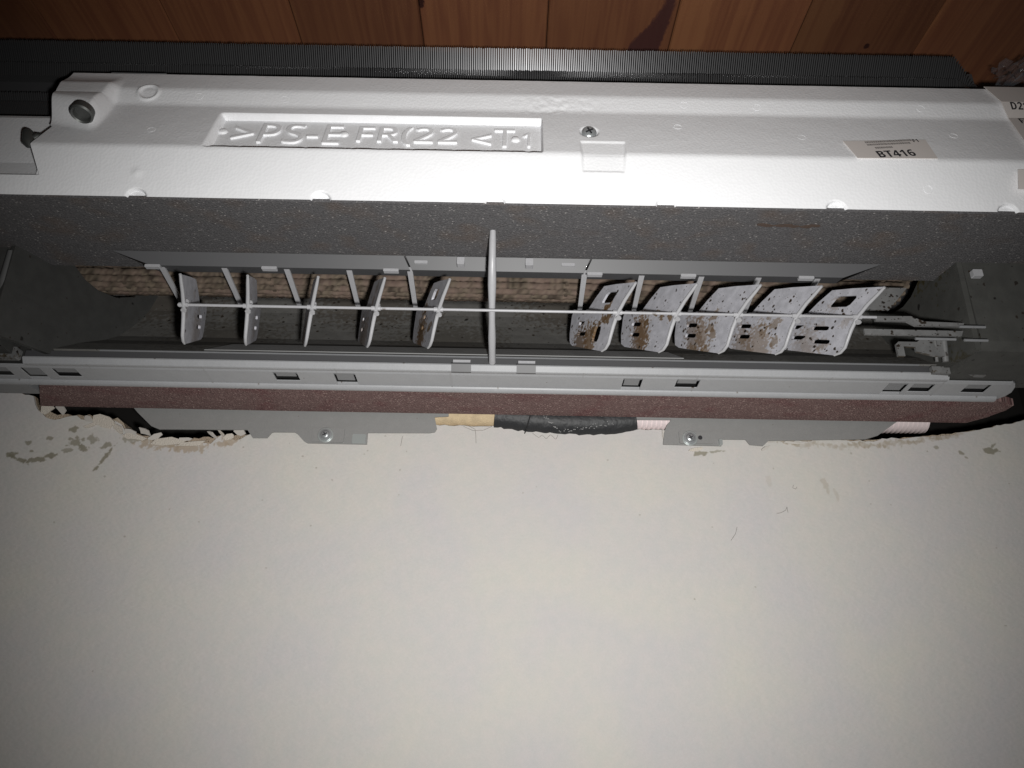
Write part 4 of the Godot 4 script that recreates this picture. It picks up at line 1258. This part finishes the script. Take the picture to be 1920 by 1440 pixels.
func build_pipes() -> void:
	var n := noise(1.0, 77, FastNoiseLite.TYPE_SIMPLEX_SMOOTH, 3)
	# cream pipe sleeve
	var c := thing("foam_sleeve", "short cream foam sleeve between grey plate and black pipe", "pipe insulation", Vector3(-0.045, 0.2345, -0.008))
	var st := new_st()
	var path := []; var rad := []
	for i in 25:
		var x := lerpf(-0.078, -0.0135, i / 24.0)
		path.append(Vector3(x, 0.2455 + 0.0006 * n.get_noise_1d(x * 90.0), -0.0075)); rad.append(0.0125 + 0.0005 * n.get_noise_1d(x * 300.0))
	tube(st, path, rad, 18)
	part("sleeve", st, M.cream, c)
	# black taped pipe
	c = thing("taped_pipe", "black taped refrigerant pipe with chalky scuffs under the seal strip", "pipe", Vector3(0.05, 0.2285, -0.006))
	st = new_st()
	path = []; rad = []
	for i in 41:
		var t := i / 40.0
		var x := lerpf(-0.0150, 0.1170, t)
		path.append(Vector3(x, 0.2440 - 0.0055 * sin(t * 2.6) + 0.0006 * n.get_noise_1d(x * 70.0), -0.0040)); rad.append(0.0145 + 0.0016 * n.get_noise_1d(x * 160.0 + 9.0) - 0.003 * smoothstep(0.85, 1.0, t))
	tube(st, path, rad, 22)
	part("tape", st, M.tape, c)
	# overlapping turn of tape and scuffs
	st = new_st()
	var seam := []
	for i in 13:
		var a := lerpf(-1.5, 0.35, i / 12.0)
		seam.append(Vector3(0.012 + 0.007 * i / 12.0, 0.2395 + 0.01515 * sin(a), -0.0040 + 0.01515 * cos(a)))
	tube(st, seam, [0.0006], 6)
	part("tape_edge", st, M.black, c)
	for sc in [[0.030, 0.043, -0.05, -0.85, 24], [0.045, 0.095, -1.0, -0.42, 46]]:
		st = new_st()
		for i in sc[4]:
			var t: float = i / float(sc[4] - 1)
			var x: float = lerpf(sc[0], sc[1], t)
			var tt := (x + 0.0150) / 0.132
			var yc := 0.2440 - 0.0055 * sin(tt * 2.6)
			if n.get_noise_1d(i * 53.0) < -0.12: continue
			var a: float = lerpf(sc[2], sc[3], t) + 0.28 * n.get_noise_1d(i * 37.0)
			var p := Vector3(x, yc + 0.0150 * sin(a), -0.0040 + 0.0150 * cos(a))
			box(st, p - Vector3(0.00045, 0.00025, 0.0003), p + Vector3(0.0005 + 0.0008 * n.get_noise_1d(i * 11.0), 0.0003, 0.0004))
		part("chalk_scuff", st, M.scuff, c)
	# ribbed white drain hose, seen in two places either side of the plate
	c = thing("drain_hose", "pinkish white ribbed drain hose showing behind the plate", "hose", Vector3(0.26, 0.229, -0.008))
	st = new_st()
	path = []; rad = []
	var k := 0
	var x := 0.108
	while x < 0.3955:
		var t := (x - 0.108) / 0.29
		path.append(Vector3(x, 0.2455 + 0.004 * t, -0.0085)); rad.append([0.0142, 0.0138, 0.0118, 0.0118, 0.0138][k % 5])
		k += 1
		x += 0.0009
	tube(st, path, rad, 20)
	part("hose_skin", st, M.wrap, c)

func build_strands() -> void:
	var r := RandomNumberGenerator.new(); r.seed = 33
	# hairs and dust strands stuck to the paint: start x, y, length, heading
	var spots := [
		["dark hair curled on the wall below the right plate wing", [[0.2405, 0.153], [0.2440, 0.1535], [0.2490, 0.1560], [0.2505, 0.1592], [0.2508, 0.1540]]],
		["tiny curled thread on the wall above the dark hair", [[0.2590, 0.1795], [0.2580, 0.1770], [0.2605, 0.1757], [0.2620, 0.1778]]],
		["fine dust strand hanging from the cream sleeve", [[-0.040, 0.231], [-0.034, 0.228], [-0.0330, 0.222], [-0.0325, 0.214]]],
		["cobweb thread looped between cream sleeve and black pipe", [[-0.045, 0.2305], [-0.036, 0.2265], [-0.026, 0.2270], [-0.018, 0.2310]]],
		["matted dust threads under the black pipe", [[0.020, 0.2250], [0.026, 0.2205], [0.029, 0.2235], [0.033, 0.2195], [0.037, 0.2240], [0.042, 0.2190], [0.044, 0.2240]]],
		["single dust strand below the plate's rounded corner", [[-0.1015, 0.2195], [-0.1020, 0.2150], [-0.1025, 0.2100]]],
		["short straight hair on the wall, lowest of the hairs", [[0.197, 0.128], [0.2015, 0.134], [0.2035, 0.140]]],
	]
	for s in spots:
		var pts: Array = s[1]
		var b := thing("dust_strand", s[0], "dust strand", Vector3(pts[0][0], pts[0][1], 0.0006), "hairs and dust strands on the wall")
		var curve := Curve3D.new()
		for i in pts.size():
			var prev := Vector2(pts[maxi(i - 1, 0)][0], pts[maxi(i - 1, 0)][1]); var nxt := Vector2(pts[mini(i + 1, pts.size() - 1)][0], pts[mini(i + 1, pts.size() - 1)][1])
			var d := (nxt - prev) * 0.2
			curve.add_point(Vector3(pts[i][0], pts[i][1], 0.0004), Vector3(-d.x, -d.y, 0), Vector3(d.x, d.y, 0))
		var path := []
		var L := curve.get_baked_length()
		for i in 25: path.append(curve.sample_baked(L * i / 24.0))
		var st := new_st()
		tube(st, path, [0.00018], 5)
		part("thread", st, M.hair, b)
